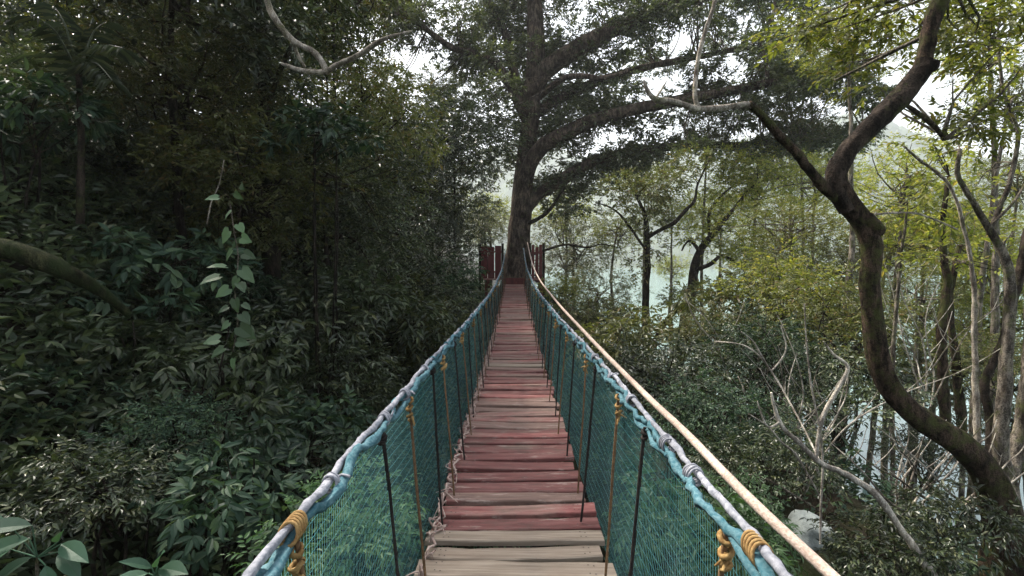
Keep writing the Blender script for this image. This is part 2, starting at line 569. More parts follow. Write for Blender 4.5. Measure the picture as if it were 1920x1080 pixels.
m, nt, out = new_mat('bare weathered plank')
n3 = noise(nt, 40, 4, 0.6, mapscale=(0.06, 1, 1))
n2 = noise(nt, 3.0, 4, 0.6, mapscale=(0.8, 1.5, 1))
c = ramp(nt, n3, [(0.2, (0.11, 0.083, 0.063)), (0.55, (0.25, 0.20, 0.155)), (0.85, (0.35, 0.295, 0.24))])
c = mixc(nt, ramp(nt, n2, [(0.5, (0, 0, 0)), (0.75, (0.6, 0.6, 0.6))]), c, (0.17, 0.12, 0.09))
principled(nt, out, c, 0.78, 0.25, bump(nt, n3, 0.5, 0.006))
M['plank_bare'] = m


m, nt, out = new_mat('rusty nail')
principled(nt, out, (0.035, 0.022, 0.016), 0.6, 0.4)
M['nail'] = m


def rope_mat(name, a, b, scale=60, rough=0.85):
    m, nt, out = new_mat(name)
    n = noise(nt, scale, 3, 0.6)
    n2 = noise(nt, 4, 3, 0.6)
    c = ramp(nt, n, [(0.3, a), (0.7, b)])
    c = mixc(nt, ramp(nt, n2, [(0.4, (0, 0, 0)), (0.7, (0.7, 0.7, 0.7))]), c, tuple(0.6 * q for q in a))
    principled(nt, out, c, rough, 0.2, bump(nt, n, 0.6, 0.004))
    return m


M['rope_rail'] = rope_mat('grey rail rope', (0.14, 0.15, 0.18), (0.40, 0.40, 0.44))
M['hem'] = rope_mat('blue net hem', (0.02, 0.095, 0.125), (0.14, 0.24, 0.27), 80)
M['rope_black'] = rope_mat('black hanger', (0.012, 0.010, 0.010), (0.045, 0.036, 0.032))
M['rope_brown'] = rope_mat('brown hanger', (0.10, 0.055, 0.030), (0.24, 0.145, 0.075))
M['rope_yellow'] = rope_mat('yellow tie', (0.20, 0.105, 0.035), (0.42, 0.29, 0.125))
M['rope_cream'] = rope_mat('cream rope', (0.32, 0.235, 0.19), (0.62, 0.50, 0.43), 110)
M['rope_pink'] = rope_mat('frayed lacing', (0.30, 0.20, 0.17), (0.55, 0.45, 0.40))
M['cable'] = rope_mat('steel cable', (0.06, 0.055, 0.05), (0.16, 0.14, 0.12))

m, nt, out = new_mat('teal net cord')
n2 = noise(nt, 1.6, 3, 0.6)
c = ramp(nt, n2, [(0.3, (0.07, 0.27, 0.29)), (0.7, (0.20, 0.47, 0.50))])
p = principled(nt, None, c, 0.5, 0.35)
t = nt.nodes.new('ShaderNodeBsdfTranslucent')
nt.links.new(c, t.inputs[0])
mx = nt.nodes.new('ShaderNodeMixShader'); mx.inputs[0].default_value = 0.4
nt.links.new(p.outputs[0], mx.inputs[1]); nt.links.new(t.outputs[0], mx.inputs[2]); nt.links.new(mx.outputs[0], out.inputs[0])
M['net'] = m

bridge = thing('suspension_bridge', 'narrow rope footbridge of worn red planks walled in by teal netting', 'footbridge', (0, 12, -1.7))

# planks, near ones of bare wood, then worn red paint
edges = [2.0, 2.2, 2.4, 2.58, 2.76, 2.93, 3.10, 3.28, 3.47, 3.66, 3.87, 4.06, 4.28, 4.47, 4.69, 4.87, 5.05, 5.24, 5.48, 5.66, 5.86, 6.06, 6.27, 6.46, 6.67]
while edges[-1] < 25.4:
    edges.append(edges[-1] + random.choice([0.17, 0.19, 0.22, 0.25] if edges[-1] < 12 else [0.24, 0.28, 0.33, 0.38]))
for k in range(len(edges) - 1):
    a, b = edges[k], edges[k + 1]
    gap = random.uniform(0.028, 0.06) if b < 13 else 0.026
    a += gap
    yc_ = (a + b) / 2
    zc = float(deck_z(yc_)) - 0.018 + random.uniform(-0.012, 0.012)
    slope = float(deck_z(yc_ + 0.1) - deck_z(yc_ - 0.1)) / 0.2 + random.uniform(-0.02, 0.02)
    wl, wr = 0.5 + random.uniform(-0.03, 0.035), 0.5 + random.uniform(-0.03, 0.03)
    c0 = float(cx(yc_))
    ns = 9
    xsn = np.linspace(c0 - wl, c0 + wr, ns)
    tilt = random.uniform(-0.012, 0.012)
    skew = random.uniform(-0.02, 0.02)
    sag = random.uniform(0.0, 0.012)
    ch = 0.006
    prof = [(-1, -1, 0, 0), (-1, 1, 0, -ch), (-1, 1, ch, 0), (1, 1, -ch, 0), (1, 1, 0, -ch), (1, -1, 0, 0)]
    hw, ht = (b - a) / 2, 0.017
    ea = rng.normal(0, 0.004, (ns, 2))
    rows = []
    for i_, x in enumerate(xsn):
        u = (x - c0) / 0.5
        for (sy, sz, oy, oz) in prof:
            yy = sy * hw + oy + skew * u + ea[i_, 0 if sy < 0 else 1]
            zz = zc + sz * ht + oz + slope * yy + tilt * u - sag * (1 - u * u)
            rows.append((x + (rng.normal(0, 0.004) if i_ in (0, ns - 1) else 0), yc_ + yy, zz))
    npf = len(prof)
    f = [(i_ * npf + j, i_ * npf + (j + 1) % npf, (i_ + 1) * npf + (j + 1) % npf, (i_ + 1) * npf + j) for i_ in range(ns - 1) for j in range(npf)]
    mb = MB()
    mb.add(rows, f)
    mb.loops.append(np.array(list(range(npf)) + [(ns - 1) * npf + j for j in reversed(range(npf))], np.int32))
    mb.sizes.append(np.array([npf, npf], np.int32)); mb.mi.append(np.zeros(2, np.int32)); mb.sm.append(np.zeros(2, bool))
    if b < 11:
        for u in (-0.86, -0.80, 0.80, 0.86):
            for sy in (-0.5, 0.5):
                th = np.linspace(0, 2 * PI, 7)[:6]
                yy_ = sy * hw + skew * u + random.uniform(-.008, .008)
                zz_ = zc + ht + slope * yy_ + tilt * u - sag * (1 - u * u) + 0.0022
                mb.add(np.stack([c0 + u * 0.48 + 0.0048 * np.cos(th), yc_ + yy_ + 0.0048 * np.sin(th), np.full(6, zz_)], 1), [tuple(range(6))], 1)
    bare = b < 3.2 or abs(yc_ - 8.6) < 0.12
    mb.build('plank', [M['plank_bare' if bare else 'plank_red'], M['nail']], bridge)
NPL = len(edges) - 1

# ropes under the planks
for s in (-1, 1):
    mb = MB()
    yy = np.linspace(0.4, 26, 40)
    tube(mb, np.stack([cx(yy) + s * 0.40, yy, deck_z(yy) - 0.06], 1), 0.012, 6, 0.4)
    mb.build('bearer_cable', M['cable'], bridge)

sway = rng.uniform(0, 2 * PI, 8)


def net_pt(y, h, s):
    """h 0 at the rail, 1 at the deck edge"""
    zt, zb = rail_z(y) - 0.02, deck_z(y) - 0.05
    xt, xb = rail_x(y, s), cx(y) + s * 0.515
    belly = (np.sin(y * 2.1 + sway[0] + s) + 0.7 * np.sin(y * 4.7 + sway[1] + 3 * h)) * 0.018 * np.sin(PI * np.clip(h, 0, 1)) + 0.035 * np.sin(PI * np.clip(h, 0, 1))
    return np.stack([xt * (1 - h) + xb * h + s * belly, y, zt * (1 - h) + zb * h], -1)


for s in (-1, 1):
    mb = MB()
    # steep cords
    ys_ = np.arange(0.55, 25.4, 0.018)
    hs = np.linspace(0, 1, 9)
    hw = 0.0015
    Yg = ys_[:, None] + 0.22 * hs[None] + 0.012 * np.sin(ys_[:, None] * 3 + hs[None] * 4)
    Hg = np.broadcast_to(hs[None], Yg.shape)
    a_, b_ = net_pt(Yg - hw, Hg, s), net_pt(Yg + hw, Hg, s)
    V = np.stack([a_, b_], 2)                      # strands, levels, 2, 3
    nS, nH = Yg.shape
    idx = (np.arange(nS)[:, None] * nH + np.arange(nH - 1)[None]) * 2
    Fc = np.stack([idx, idx + 1, idx + 3, idx + 2], -1).reshape(-1, 4)
    mb.add(V.reshape(-1, 3), Fc)
    # cross cords
    yl = np.arange(0.55, 25.5, 0.1)
    hh = np.linspace(0.02, 0.99, 20)
    hv = 0.0011
    Yg = np.broadcast_to(yl[None], (len(hh), len(yl)))
    Hg = hh[:, None] + 0.006 * np.sin(Yg * 5 + hh[:, None] * 30)
    a_, b_ = net_pt(Yg, Hg - hv, s), net_pt(Yg, Hg + hv, s)
    a_[..., 0] += s * 0.002; b_[..., 0] += s * 0.002
    V = np.stack([a_, b_], 2)
    nS, nH = Yg.shape
    idx = (np.arange(nS)[:, None] * nH + np.arange(nH - 1)[None]) * 2
    mb.add(V.reshape(-1, 3), np.stack([idx, idx + 1, idx + 3, idx + 2], -1).reshape(-1, 4))
    mb.build('netting', M['net'], bridge)

    # rail rope and the blue edge of the net rolled round it
    yy = np.arange(0.45, 25.65, 0.12)
    mb = MB()
    tube(mb, np.stack([rail_x(yy, s) + s * 0.006, yy, rail_z(yy) + 0.010], 1), 0.0105, 8, 0.025, lump=0.2, wob=0.008)
    mb.build('rail_rope', M['rope_rail'], bridge)
    mb = MB()
    tw = -0.9 + 1.25 * np.sin(yy * 5.2 + s) + 0.5 * np.sin(yy * 11.0 + 2 * s)
    tube(mb, np.stack([rail_x(yy, s) - s * 0.002 - s * 0.014 * np.cos(tw), yy, rail_z(yy) + 0.001 + 0.016 * np.sin(tw)], 1), 0.0118, 8, 0.022, lump=0.34, wob=0.016)
    # loose folds hanging below the rope
    for y in np.arange(0.7, 25, 0.33):
        y = y + random.uniform(-0.1, 0.1)
        L_ = random.uniform(0.15, 0.3)
        q = np.array([(rail_x(y + t * L_, s) - s * random.uniform(0.0, 0.02), y + t * L_, rail_z(y + t * L_) - 0.016 - 0.022 * math.sin(t * PI) * random.uniform(0.4, 1.2)) for t in (0, .33, .66, 1)])
        tube(mb, q, [0.008, 0.013, 0.013, 0.006], 6, 0.05, lump=0.2)
    mb.build('net_hem', M['hem'], bridge)
    # grey lashings round rope and hem
    for y in np.arange(0.85, 22, 0.5):
        mb = MB()
        y = y + random.uniform(-0.16, 0.16)
        nt_ = random.choice([2, 3, 4])
        th = np.linspace(0, 2 * PI * nt_, 9 * nt_)
        rj = 1 + rng.normal(0, 0.05, len(th))
        pts = np.stack([rail_x(y, s) + 0.021 * rj * np.cos(th), y + 0.011 * th / (2 * PI) * rng.uniform(.8, 1.2), rail_z(y) + 0.025 * rj * np.sin(th)], 1)
        tail = pts[-1] + np.cumsum(rng.normal(0, 0.009, (3, 3)) + (0, 0, 0.004), 0)
        tube(mb, np.concatenate([pts, tail]), 0.0042, 5, 0.015, lump=0.15)
        mb.build('lashing', M['rope_rail' if random.random() < .6 else 'hem'], bridge)

    # hangers
    ylist = [1.17, 1.94, 2.45, 3.16, 3.6, 4.3, 4.95, 5.6]
    while ylist[-1] < 24.6:
        ylist.append(ylist[-1] + random.uniform(0.6, 0.8))
    for k, y in enumerate(ylist):
        y = y + (0.0 if s < 0 else 0.05)
        yel = k % 2 == 0
        xt = rail_x(y, s) - s * 0.014
        xb = cx(y) + s * random.uniform(0.405, 0.44)
        zt, zb = float(rail_z(y)) - 0.02, float(deck_z(y)) + 0.004
        lean = random.uniform(-0.03, 0.03)
        r = 0.0068 if yel else 0.0075
        mb = MB()
        q = np.array([(xt, y, zt), (xt * 0.6 + xb * 0.4, y + lean, zt * 0.6 + zb * 0.4), (xb, y + lean * 0.5, zb)])
        tube(mb, q, r, 6, 0.12, lump=0.10, wob=0.004)
        hg = mb.build('hanger_rope', M['rope_brown' if yel else 'rope_black'], bridge)
        # knot at the top: a lump and tails
        mb = MB()
        for j in range(3 if yel else 2):
            zc_ = zt - 0.02 - (0.016 * j if not yel else 0.035 * j)
            th = np.linspace(0, 2 * PI, 8)
            rr = random.uniform(0.010, 0.014)
            pts = np.stack([xt + rr * np.cos(th), y + rr * np.sin(th), zc_ + 0.008 * np.sin(th + j)], 1)
            tube(mb, pts, 0.0065, 6, 0.02, cap=False, lump=0.2)
        if yel:
            zk = zt - random.uniform(0.08, 0.12)
            for j in range(3):
                e = np.array((xt - s * 0.004, y, zk + 0.012 * j))
                tube(mb, [e, e + rng.normal(0, 0.011, 3), e + rng.normal(0, 0.016, 3) - (0, 0, 0.018)], [0.008, 0.009, 0.003], 6, 0.012, lump=0.2)
        ko = mb.build('knot', M['rope_yellow' if yel else 'rope_black'], hg)
        ko.location = (0, 0, 0)

# bundles of ties at the nearest left and right knots
for s, y in ((-1, 1.19), (1, 1.10)):
    mb = MB()
    for j in range(5):
        yy_ = y - 0.03 + j * 0.012
        th = np.linspace(0, 2 * PI, 10)
        pts = np.stack([rail_x(yy_, s) + 0.021 * np.cos(th), yy_ + 0.01 * np.sin(th), rail_z(yy_) + 0.0 + 0.024 * np.sin(th)], 1)
        tube(mb, pts, 0.0042, 6, 0.02, cap=False, lump=0.1)
    mb.build('rope_binding', M['rope_yellow'], bridge)

# frayed lacing that runs along the left ends of the planks
mb = MB()
yy = np.arange(2.2, 14, 0.055)
tube(mb, np.stack([cx(yy) - 0.475 + rng.normal(0, 0.02, len(yy)), yy, deck_z(yy) + 0.012 + np.abs(rng.normal(0, 0.018, len(yy)))], 1), 0.0075, 6, 0.03, lump=0.2)
for y in np.arange(2.3, 12, 0.16):
    e = np.array((float(cx(y)) - 0.48, y, float(deck_z(y)) + 0.01))
    for j in range(3):
        tube(mb, [e, e + rng.normal(0, 0.03, 3) + (0.01, 0, 0.025), e + rng.normal(0, 0.05, 3) + (0.02, 0, 0.01)], [0.006, 0.005, 0.002], 5, 0.02)
mb.build('lacing_rope', M['rope_pink'], bridge)

# cream hand line outside the right rail
mb = MB()
q = [P(1760, 1270, 0.95), P(1560, 1080, 1.22), P(1400, 930, 1.5), P(1280, 806, 2.05), P(1200, 730, 2.75), P(1100, 627, 4.6), P(1040, 561, 8.2), P(1010, 521, 14), P(997, 490, 20), P(989, 455, 25.8)]
tube(mb, q, [0.0148] * 7 + [0.017, 0.022, 0.024], 10, 0.06, lump=0.03)
tag(mb.build('hand_line', M['rope_cream']), 'thick cream rope strung outside the right hand rail of the footbridge', 'rope')

# ------------------------------------------------------------------ platform and red boards round the big tree
m, nt, out = new_mat('old red boards')
n1 = noise(nt, 6, 5, 0.6, mapscale=(3, 3, 0.4))
c = ramp(nt, n1, [(0.25, (0.05, 0.014, 0.013)), (0.6, (0.12, 0.030, 0.028)), (0.85, (0.19, 0.07, 0.064))])
principled(nt, out, c, 0.75, 0.25, bump(nt, n1, 0.4, 0.01))
M['boards'] = m
plat = thing('tree_platform', 'dark red timber landing built round the foot of the big tree', 'platform', (0.1, 26.6, -1.1))
zt = float(deck_z(25.8))
mb = MB(); box(mb, (0.1, 25.72, zt + 0.10), (1.1, 0.06, 0.34), 0, 0.004); mb.build('riser', M['boards'], plat)
for k in range(11):
    mb = MB(); box(mb, (0.1, 25.93 + k * 0.27, zt + 0.19 + random.uniform(-.004, .004)), (3.0, 0.25, 0.05), 0, 0.004); mb.build('floor_board', M['plank_red'], plat)
for x in (-1.25, 1.45):
    for y in (26.0, 28.3):
        mb = MB(); box(mb, (x, y, zt - 1.0), (0.14, 0.14, 2.3)); mb.build('post', M['boards'], plat)


def board_screen(label, pxs, py0, py1, d):
    x0, z0 = P(pxs[0], py1, d)[0], P(960, py1, d)[2]
    x1, z1 = P(pxs[1], py0, d)[0], P(960, py0, d)[2]
    t = thing('board_screen', label, 'screen', ((x0 + x1) / 2, d, z0))
    n = max(3, int((x1 - x0) / 0.26))
    w = (x1 - x0) / n
    for k in range(n):
        mb = MB()
        top = z1 + random.uniform(-0.09, 0.04)
        box(mb, (x0 + (k + .5) * w, d + random.uniform(-.01, .01), (z0 + top) / 2), (w - 0.018 - random.uniform(0, 0.02), 0.035, top - z0), 0, 0.006)
        mb.build('board', M['boards'], t)
    for f_ in (0.2, 0.8):
        mb = MB(); box(mb, ((x0 + x1) / 2, d - 0.045, z0 * (1 - f_) + z1 * f_), (x1 - x0 + 0.04, 0.05, 0.09)); mb.build('cross_rail', M['boards'], t)
    for x in (x0 - 0.06, x1 + 0.06):
        mb = MB(); box(mb, (x, d, (z0 + z1) / 2 - 0.25), (0.12, 0.12, z1 - z0 + 0.7)); mb.build('post', M['bark_dark'], t)


board_screen('weathered red board screen left of the big trunk at the bridge end', (902, 940), 460, 522, 26.3)
board_screen('narrow red board screen right of the big trunk behind the cream rope', (996, 1017), 460, 530, 26.3)


# ------------------------------------------------------------------ trees from limb paths
def spec_tree(name, label, cat, limbs, clumps, leaf=None, group=None, L=0.12, W=0.05, twig=0.3, nleaf=7, tmpl=T_RHOMB, droop=0.3,
              twig_mat=1, bark2='bark_dark', base=None, twigs_to_clumps=True, shell=0.5, side=0.6, dens=1.0):
    """limbs: (part name, material, [(px, py, d, width px)...]); clumps: (px, py, d, rx px, ry px, sprays)"""
    p0 = P(*limbs[0][2][0][:3]) if base is None else np.array(base)
    t = thing(name, label, cat, p0, group)
    nodes = []
    for part, mat, pts in limbs:
        mb = MB()
        q = np.array([P(*a[:3]) for a in pts])
        r = np.array([a[3] * a[2] / FOC / 2 / math.sqrt(1 + ((a[0] - 960) / FOC) ** 2) for a in pts])
        sides = 12 if r.max() > 0.07 else 8
        pp, rr = tube(mb, q, r, sides, max(0.035, r.max() * 0.7), lump=0.085, wob=r.max() * 0.14)
        nodes.append(pp[len(pp) // 4:])
        mb.build(part, M[mat], t)
    if clumps:
        nodes = np.concatenate(nodes)
        mb = MB()
        for (px, py, d, rx, ry, n) in clumps:
            c = P(px, py, d)
            R = np.array((rx * d / FOC, rx * d / FOC, ry * d / FOC))
            p, dd = clump_points(c, R, int(n * dens), shell, side=side)
            add_sprays(mb, p, dd, nleaf, twig, L, W, tmpl, droop, mat=0, twig_mat=1, twig_r=0.003 + 0.0003 * d)
            if twigs_to_clumps:
                k = np.argmin(np.linalg.norm(nodes - c, axis=1))
                a = nodes[k]
                for j in range(3):
                    e = c + rng.normal(0, 0.4, 3) * R
                    mid = (a + e) / 2 + rng.normal(0, 0.12, 3) * np.linalg.norm(e - a)
                    r0 = min(0.03, 0.012 * np.linalg.norm(e - a)) + 0.004
                    tube(mb, [a, mid, e], [r0, r0 * 0.7, 0.004], 5, 0.25, mat=1, wob=0.02)
        mb.build('crown', [M[leaf], M[bark2]], t)
    return t


# --- the big tree at the end of the bridge
ZB = 27.0
class _W:
    def __getitem__(self, a):
        return [(q[0], q[1], q[2], q[3] * 1.25) for q in a]


W_ = _W()
limbs = [
    ('trunk', 'bark_big', [(963, 548, ZB, 62), (966, 510, ZB, 50), (970, 455, ZB, 44), (974, 400, ZB, 40), (981, 340, ZB, 38), (987, 280, ZB, 35), (993, 220, ZB, 33), (997, 150, ZB, 31), (1001, 70, ZB, 30), (1003, 0, ZB, 28), (1006, -90, ZB, 24), (1000, -190, ZB, 16)]),
    ('limb', 'bark_big', W_[(996, 178, ZB, 26), (1018, 140, ZB - .3, 27), (1050, 108, ZB - .8, 26), (1100, 76, ZB - 1.3, 25), (1180, 42, ZB - 2, 22), (1240, 15, ZB - 2.4, 20), (1320, -4, ZB - 3, 17), (1440, -40, ZB - 4, 12)]),
    ('limb', 'bark_big', W_[(979, 372, ZB, 22), (990, 318, ZB - .4, 23), (1016, 276, ZB - .9, 23), (1070, 246, ZB - 1.5, 22), (1130, 222, ZB - 2, 20), (1200, 203, ZB - 2.8, 18), (1290, 184, ZB - 3.6, 16), (1400, 165, ZB - 4.5, 13), (1520, 138, ZB - 5.5, 9), (1620, 128, ZB - 6, 5)]),
    ('limb', 'bark_big', W_[(974, 418, ZB, 15), (1004, 370, ZB - .2, 17), (1056, 336, ZB - .6, 17), (1110, 306, ZB - 1, 16), (1180, 285, ZB - 1.5, 14), (1290, 273, ZB - 2.2, 12), (1420, 269, ZB - 3, 9), (1540, 254, ZB - 4, 6), (1620, 246, ZB - 4.5, 4)]),
    ('limb', 'bark_big', W_[(992, 228, ZB, 16), (1020, 200, ZB + .4, 16), (1066, 178, ZB + 1, 15), (1130, 150, ZB + 1.6, 13), (1210, 128, ZB + 2, 11), (1320, 104, ZB + 2, 9), (1430, 86, ZB + 2, 7), (1540, 70, ZB + 2, 4)]),
    ('limb', 'bark_big', W_[(990, 236, ZB, 14), (962, 170, ZB - .4, 15), (925, 118, ZB - .9, 13), (880, 99, ZB - 1.3, 11), (838, 84, ZB - 1.8, 9), (780, 42, ZB - 2.4, 7), (720, 20, ZB - 3, 5)]),
    ('limb', 'bark_big', W_[(994, 210, ZB, 12), (962, 130, ZB + .6, 13), (946, 60, ZB + 1, 12), (915, 0, ZB + 1.4, 9), (890, -70, ZB + 1.8, 6)]),
    ('limb', 'bark_big', W_[(1440, 160, ZB - 4.6, 6), (1437, 120, ZB - 4.6, 7), (1425, 75, ZB - 4.6, 7), (1450, 25, ZB - 4.6, 5), (1455, -30, ZB - 4.6, 4)]),
    ('limb', 'bark_big', W_[(1012, 182, ZB, 9), (1050, 150, ZB - 1.5, 9), (1090, 143, ZB - 2.2, 8), (1130, 146, ZB - 2.8, 7), (1180, 132, ZB - 3.4, 5)]),
    ('limb', 'bark_dark', [(976, 425, ZB, 8), (1018, 405, ZB - .8, 7), (1042, 378, ZB - 1.2, 5), (1060, 350, ZB - 1.5, 3)]),
    ('limb', 'bark_dark', [(972, 486, ZB, 5), (1020, 470, ZB + 1, 5), (1060, 459, ZB + 1.3, 4), (1100, 464, ZB + 1.5, 3.5), (1130, 458, ZB + 1.8, 2.5), (1165, 466, ZB + 2, 1.5)]),
]
clumps = []


def along(limb, n, t0, spread, rx, ry, cnt, lift=-8, dd=1.6):
    pts = np.array(limb[2], float)
    n = int(n * 0.62)
    for k in range(n):
        t = t0 + (1 - t0) * (k + rng.uniform(0, 1)) / n
        f = t * (len(pts) - 1)
        i_ = min(int(f), len(pts) - 2)
        q = pts[i_] + (pts[i_ + 1] - pts[i_]) * (f - i_)
        clumps.append((q[0] + rng.normal(0, 18), q[1] + lift + rng.normal(0, spread), q[2] + 0.9 + rng.normal(0, dd * 0.8), 0.8 * rx * rng.uniform(.6, 1.3), 0.85 * ry * rng.uniform(.6, 1.3), int(1.9 * cnt * rng.uniform(.6, 1.4))))


along(limbs[0], 20, 0.45, 30, 58, 32, 70)
along(limbs[1], 30, 0.12, 26, 58, 20, 66, -4)
along(limbs[2], 48, 0.18, 16, 62, 18, 72, -2)
along(limbs[3], 42, 0.14, 13, 58, 15, 60, 2)
along(limbs[4], 36, 0.10, 18, 58, 18, 66)
for k in range(17):
    clumps.append((rng.uniform(1300, 1640), rng.uniform(95, 290), ZB - 4 + rng.normal(0, 1.5), 40, 14, 95))
for k in range(12):
    clumps.append((rng.uniform(700, 960), rng.uniform(60, 200), ZB + rng.normal(0, 1.5), 36, 20, 90))
along(limbs[5], 22, 0.25, 24, 44, 22, 60)
along(limbs[6], 20, 0.1, 24, 46, 28, 64)
along(limbs[7], 10, 0.1, 24, 46, 24, 50, 0)
for k in range(26):
    clumps.append((rng.uniform(650, 960), rng.uniform(-40, 60), ZB + rng.normal(0, 2), 50, 22, 45))
for k in range(46):
    clumps.append((rng.uniform(1010, 1640), rng.uniform(-60, 45), ZB + rng.normal(0, 2.5), 50, 20, 70))
for px, py in ((900, 190), (930, 230), (950, 190), (925, 300), (940, 250), (955, 280), (1030, 350), (1070, 370), (1010, 330), (1120, 330), (905, 235), (915, 265), (890, 215), (960, 210), (945, 320), (1060, 345), (1090, 380), (1150, 330), (1180, 310)):
    clumps.append((px, py, ZB + rng.normal(0, .8), 34, 26, 60))
for k in range(len(clumps)):
    q = clumps[k]
    if 940 < q[0] < 1050 and 20 < q[1] < 420 and q[2] < ZB + 0.9 and k % 4:
        clumps[k] = (q[0], q[1], ZB + 1.2 + abs(q[2] - ZB) * 0.6, *q[3:])
spec_tree('big_tree', 'huge old spreading tree with long level limbs at the far end of the footbridge', 'tree', limbs, clumps, 'leaf_tree',
          L=0.16, W=0.095, twig=0.36, nleaf=6, droop=0.3, base=P(963, 540, ZB), bark2='bark_big')

# --- twisted tree close on the right
d = 5.0
limbs = [
    ('trunk', 'bark_moss', [(1885, 1130, d, 150), (1880, 1020, d, 118), (1868, 945, d, 92), (1836, 880, d, 70), (1790, 832, d, 64), (1735, 796, d, 62), (1690, 752, d, 60), (1664, 690, d, 54), (1648, 610, d, 49), (1640, 530, d, 47), (1640, 462, d, 49), (1622, 418, d, 48), (1592, 384, d, 50), (1570, 345, d, 46)]),
    ('limb', 'bark_dark', [(1590, 395, d, 40), (1568, 342, d, 46), (1574, 306, d, 45), (1596, 272, d, 44), (1634, 236, d, 46), (1680, 192, d, 49), (1716, 146, d, 49), (1736, 116, d, 48)]),
    ('limb', 'bark_moss', [(1726, 132, d, 34), (1738, 90, d, 37), (1744, 50, d, 40), (1762, 0, d, 44), (1790, -70, d, 40)]),
    ('knob', 'bark_dark', [(1722, 140, d - .02, 34), (1742, 126, d - .05, 40), (1758, 124, d - .07, 24)]),
    ('knob', 'bark_moss', [(1622, 408, d - .02, 36), (1640, 428, d - .03, 44), (1656, 434, d - .03, 22)]),
    ('branch', 'bark_moss', [(1575, 375, d, 26), (1545, 352, d - .05, 25), (1505, 304, d - .15, 21), (1462, 252, d - .25, 19), (1428, 215, d - .3, 17), (1404, 195, d - .35, 15)]),
    ('branch', 'bark_pale', [(1410, 199, d - .34, 14), (1394, 196, d - .35, 14), (1350, 202, d - .4, 13), (1308, 204, d - .45, 13), (1262, 190, d - .5, 12), (1228, 186, d - .5, 11), (1212, 168, d - .5, 9), (1208, 152, d - .5, 6)]),
    ('branch', 'bark_pale', [(1310, 204, d - .45, 11), (1303, 180, d - .45, 10), (1306, 130, d - .4, 9), (1318, 74, d - .4, 9), (1338, 10, d - .35, 9), (1350, -40, d - .3, 8)]),
    ('branch', 'bark_pale', [(1228, 186, d - .5, 5), (1240, 168, d - .5, 4), (1250, 152, d - .5, 2)]),
    ('branch', 'bark_moss', [(1640, 640, d, 14), (1690, 390, d + .5, 5), (1740, 240, d + .8, 9)][:0] or [(1698, 196, d + .05, 10), (1720, 212, d + .2, 12), (1752, 236, d + .35, 12), (1770, 262, d + .5, 9)]),
    ('branch', 'bark_pale', [(1640, 402, d, 6), (1680, 399, d + .2, 5), (1725, 402, d + .4, 5), (1795, 430, d + .6, 4)]),
]
cl = [(a_[0], a_[1], a_[2], a_[3], a_[4], int(a_[5] * 1.7)) for a_ in [(1650, 40, 6.0, 70, 30, 26), (1560, 30, 6.3, 60, 26, 22), (1820, 60, 5.6, 70, 40, 28), (1880, 110, 5.6, 60, 50, 26), (1500, 60, 6.3, 50, 22, 16),
      (1700, 10, 5.8, 60, 24, 20), (1810, 220, 5.6, 46, 26, 14), (1840, 240, 5.5, 30, 20, 9), (1900, 20, 5.2, 60, 40, 22), (1600, 130, 6.2, 34, 18, 9), (1640, 160, 6.2, 34, 18, 8)]]
limbs = [(a_, b_, [(q[0], q[1], q[2], q[3] * 0.93) for q in c_]) for a_, b_, c_ in limbs]
spec_tree('twisted_tree', 'crooked dark trunk with a sharp bend and a sawn knob leaning in from the right', 'tree', limbs, cl, 'leaf_yellow',
          L=0.085, W=0.036, twig=0.3, nleaf=10, tmpl=T_OVATE, bark2='bark_grey', shell=0.3)

# --- pale many stemmed tree behind it at the right edge
d = 6.2
limbs = [
    ('trunk', 'bark_grey', [(1905, 1010, d - .3, 70), (1890, 900, d, 52), (1876, 830, d, 44), (1884, 740, d, 40), (1892, 640, d, 36), (1896, 560, d, 32), (1888, 495, d, 28), (1856, 430, d, 22), (1820, 372, d, 18), (1795, 322, d, 15), (1800, 280, d, 10)]),
    ('stem', 'bark_grey', [(1895, 900, d, 40), (1912, 800, d + .2, 38), (1926, 700, d + .2, 36), (1935, 560, d + .2, 34)]),
    ('stem', 'bark_pale', [(1836, 900, d + .1, 20), (1831, 780, d + .2, 19), (1828, 660, d + .2, 17), (1826, 540, d + .2, 14), (1812, 450, d + .2, 11), (1782, 352, d + .2, 9), (1724, 300, d + .3, 8), (1694, 274, d + .3, 5)]),
    ('stem', 'bark_grey', [(1854, 440, d, 16), (1872, 396, d, 15), (1896, 330, d, 14), (1908, 250, d, 12), (1882, 170, d, 9), (1872, 70, d, 7), (1880, -20, d, 5)]),
    ('stem', 'bark_dark', [(1862, 880, d + .4, 34), (1856, 790, d + .5, 26), (1846, 720, d + .6, 24), (1880, 640, d + .7, 26), (1910, 520, d + .8, 30), (1930, 430, d + .9, 28)]),
    ('branch', 'bark_grey', [(1850, 430, d, 9), (1900, 380, d - .1, 8), (1930, 330, d - .1, 7)]),
]
cl = [(1800, 270, d + .3, 40, 26, 12), (1900, 60, d + .3, 60, 50, 24), (1830, 140, d + .5, 60, 40, 20), (1860, 330, d + .5, 40, 26, 8), (1900, 440, d + .3, 40, 26, 8), (1810, 400, d + .6, 46, 30, 16), (1770, 480, d + .8, 46, 30, 16), (1890, 190, d + .6, 50, 36, 16)]
limbs = [(a_, b_, [(q[0], q[1], q[2], q[3] * 0.78) for q in c_]) for a_, b_, c_ in limbs]
spec_tree('pale_stemmed_tree', 'clump of pale grey stems rising from one base at the right edge', 'tree', limbs, cl, 'leaf_yellow', L=0.085, W=0.036, nleaf=10, tmpl=T_OVATE, bark2='bark_grey', shell=0.3)

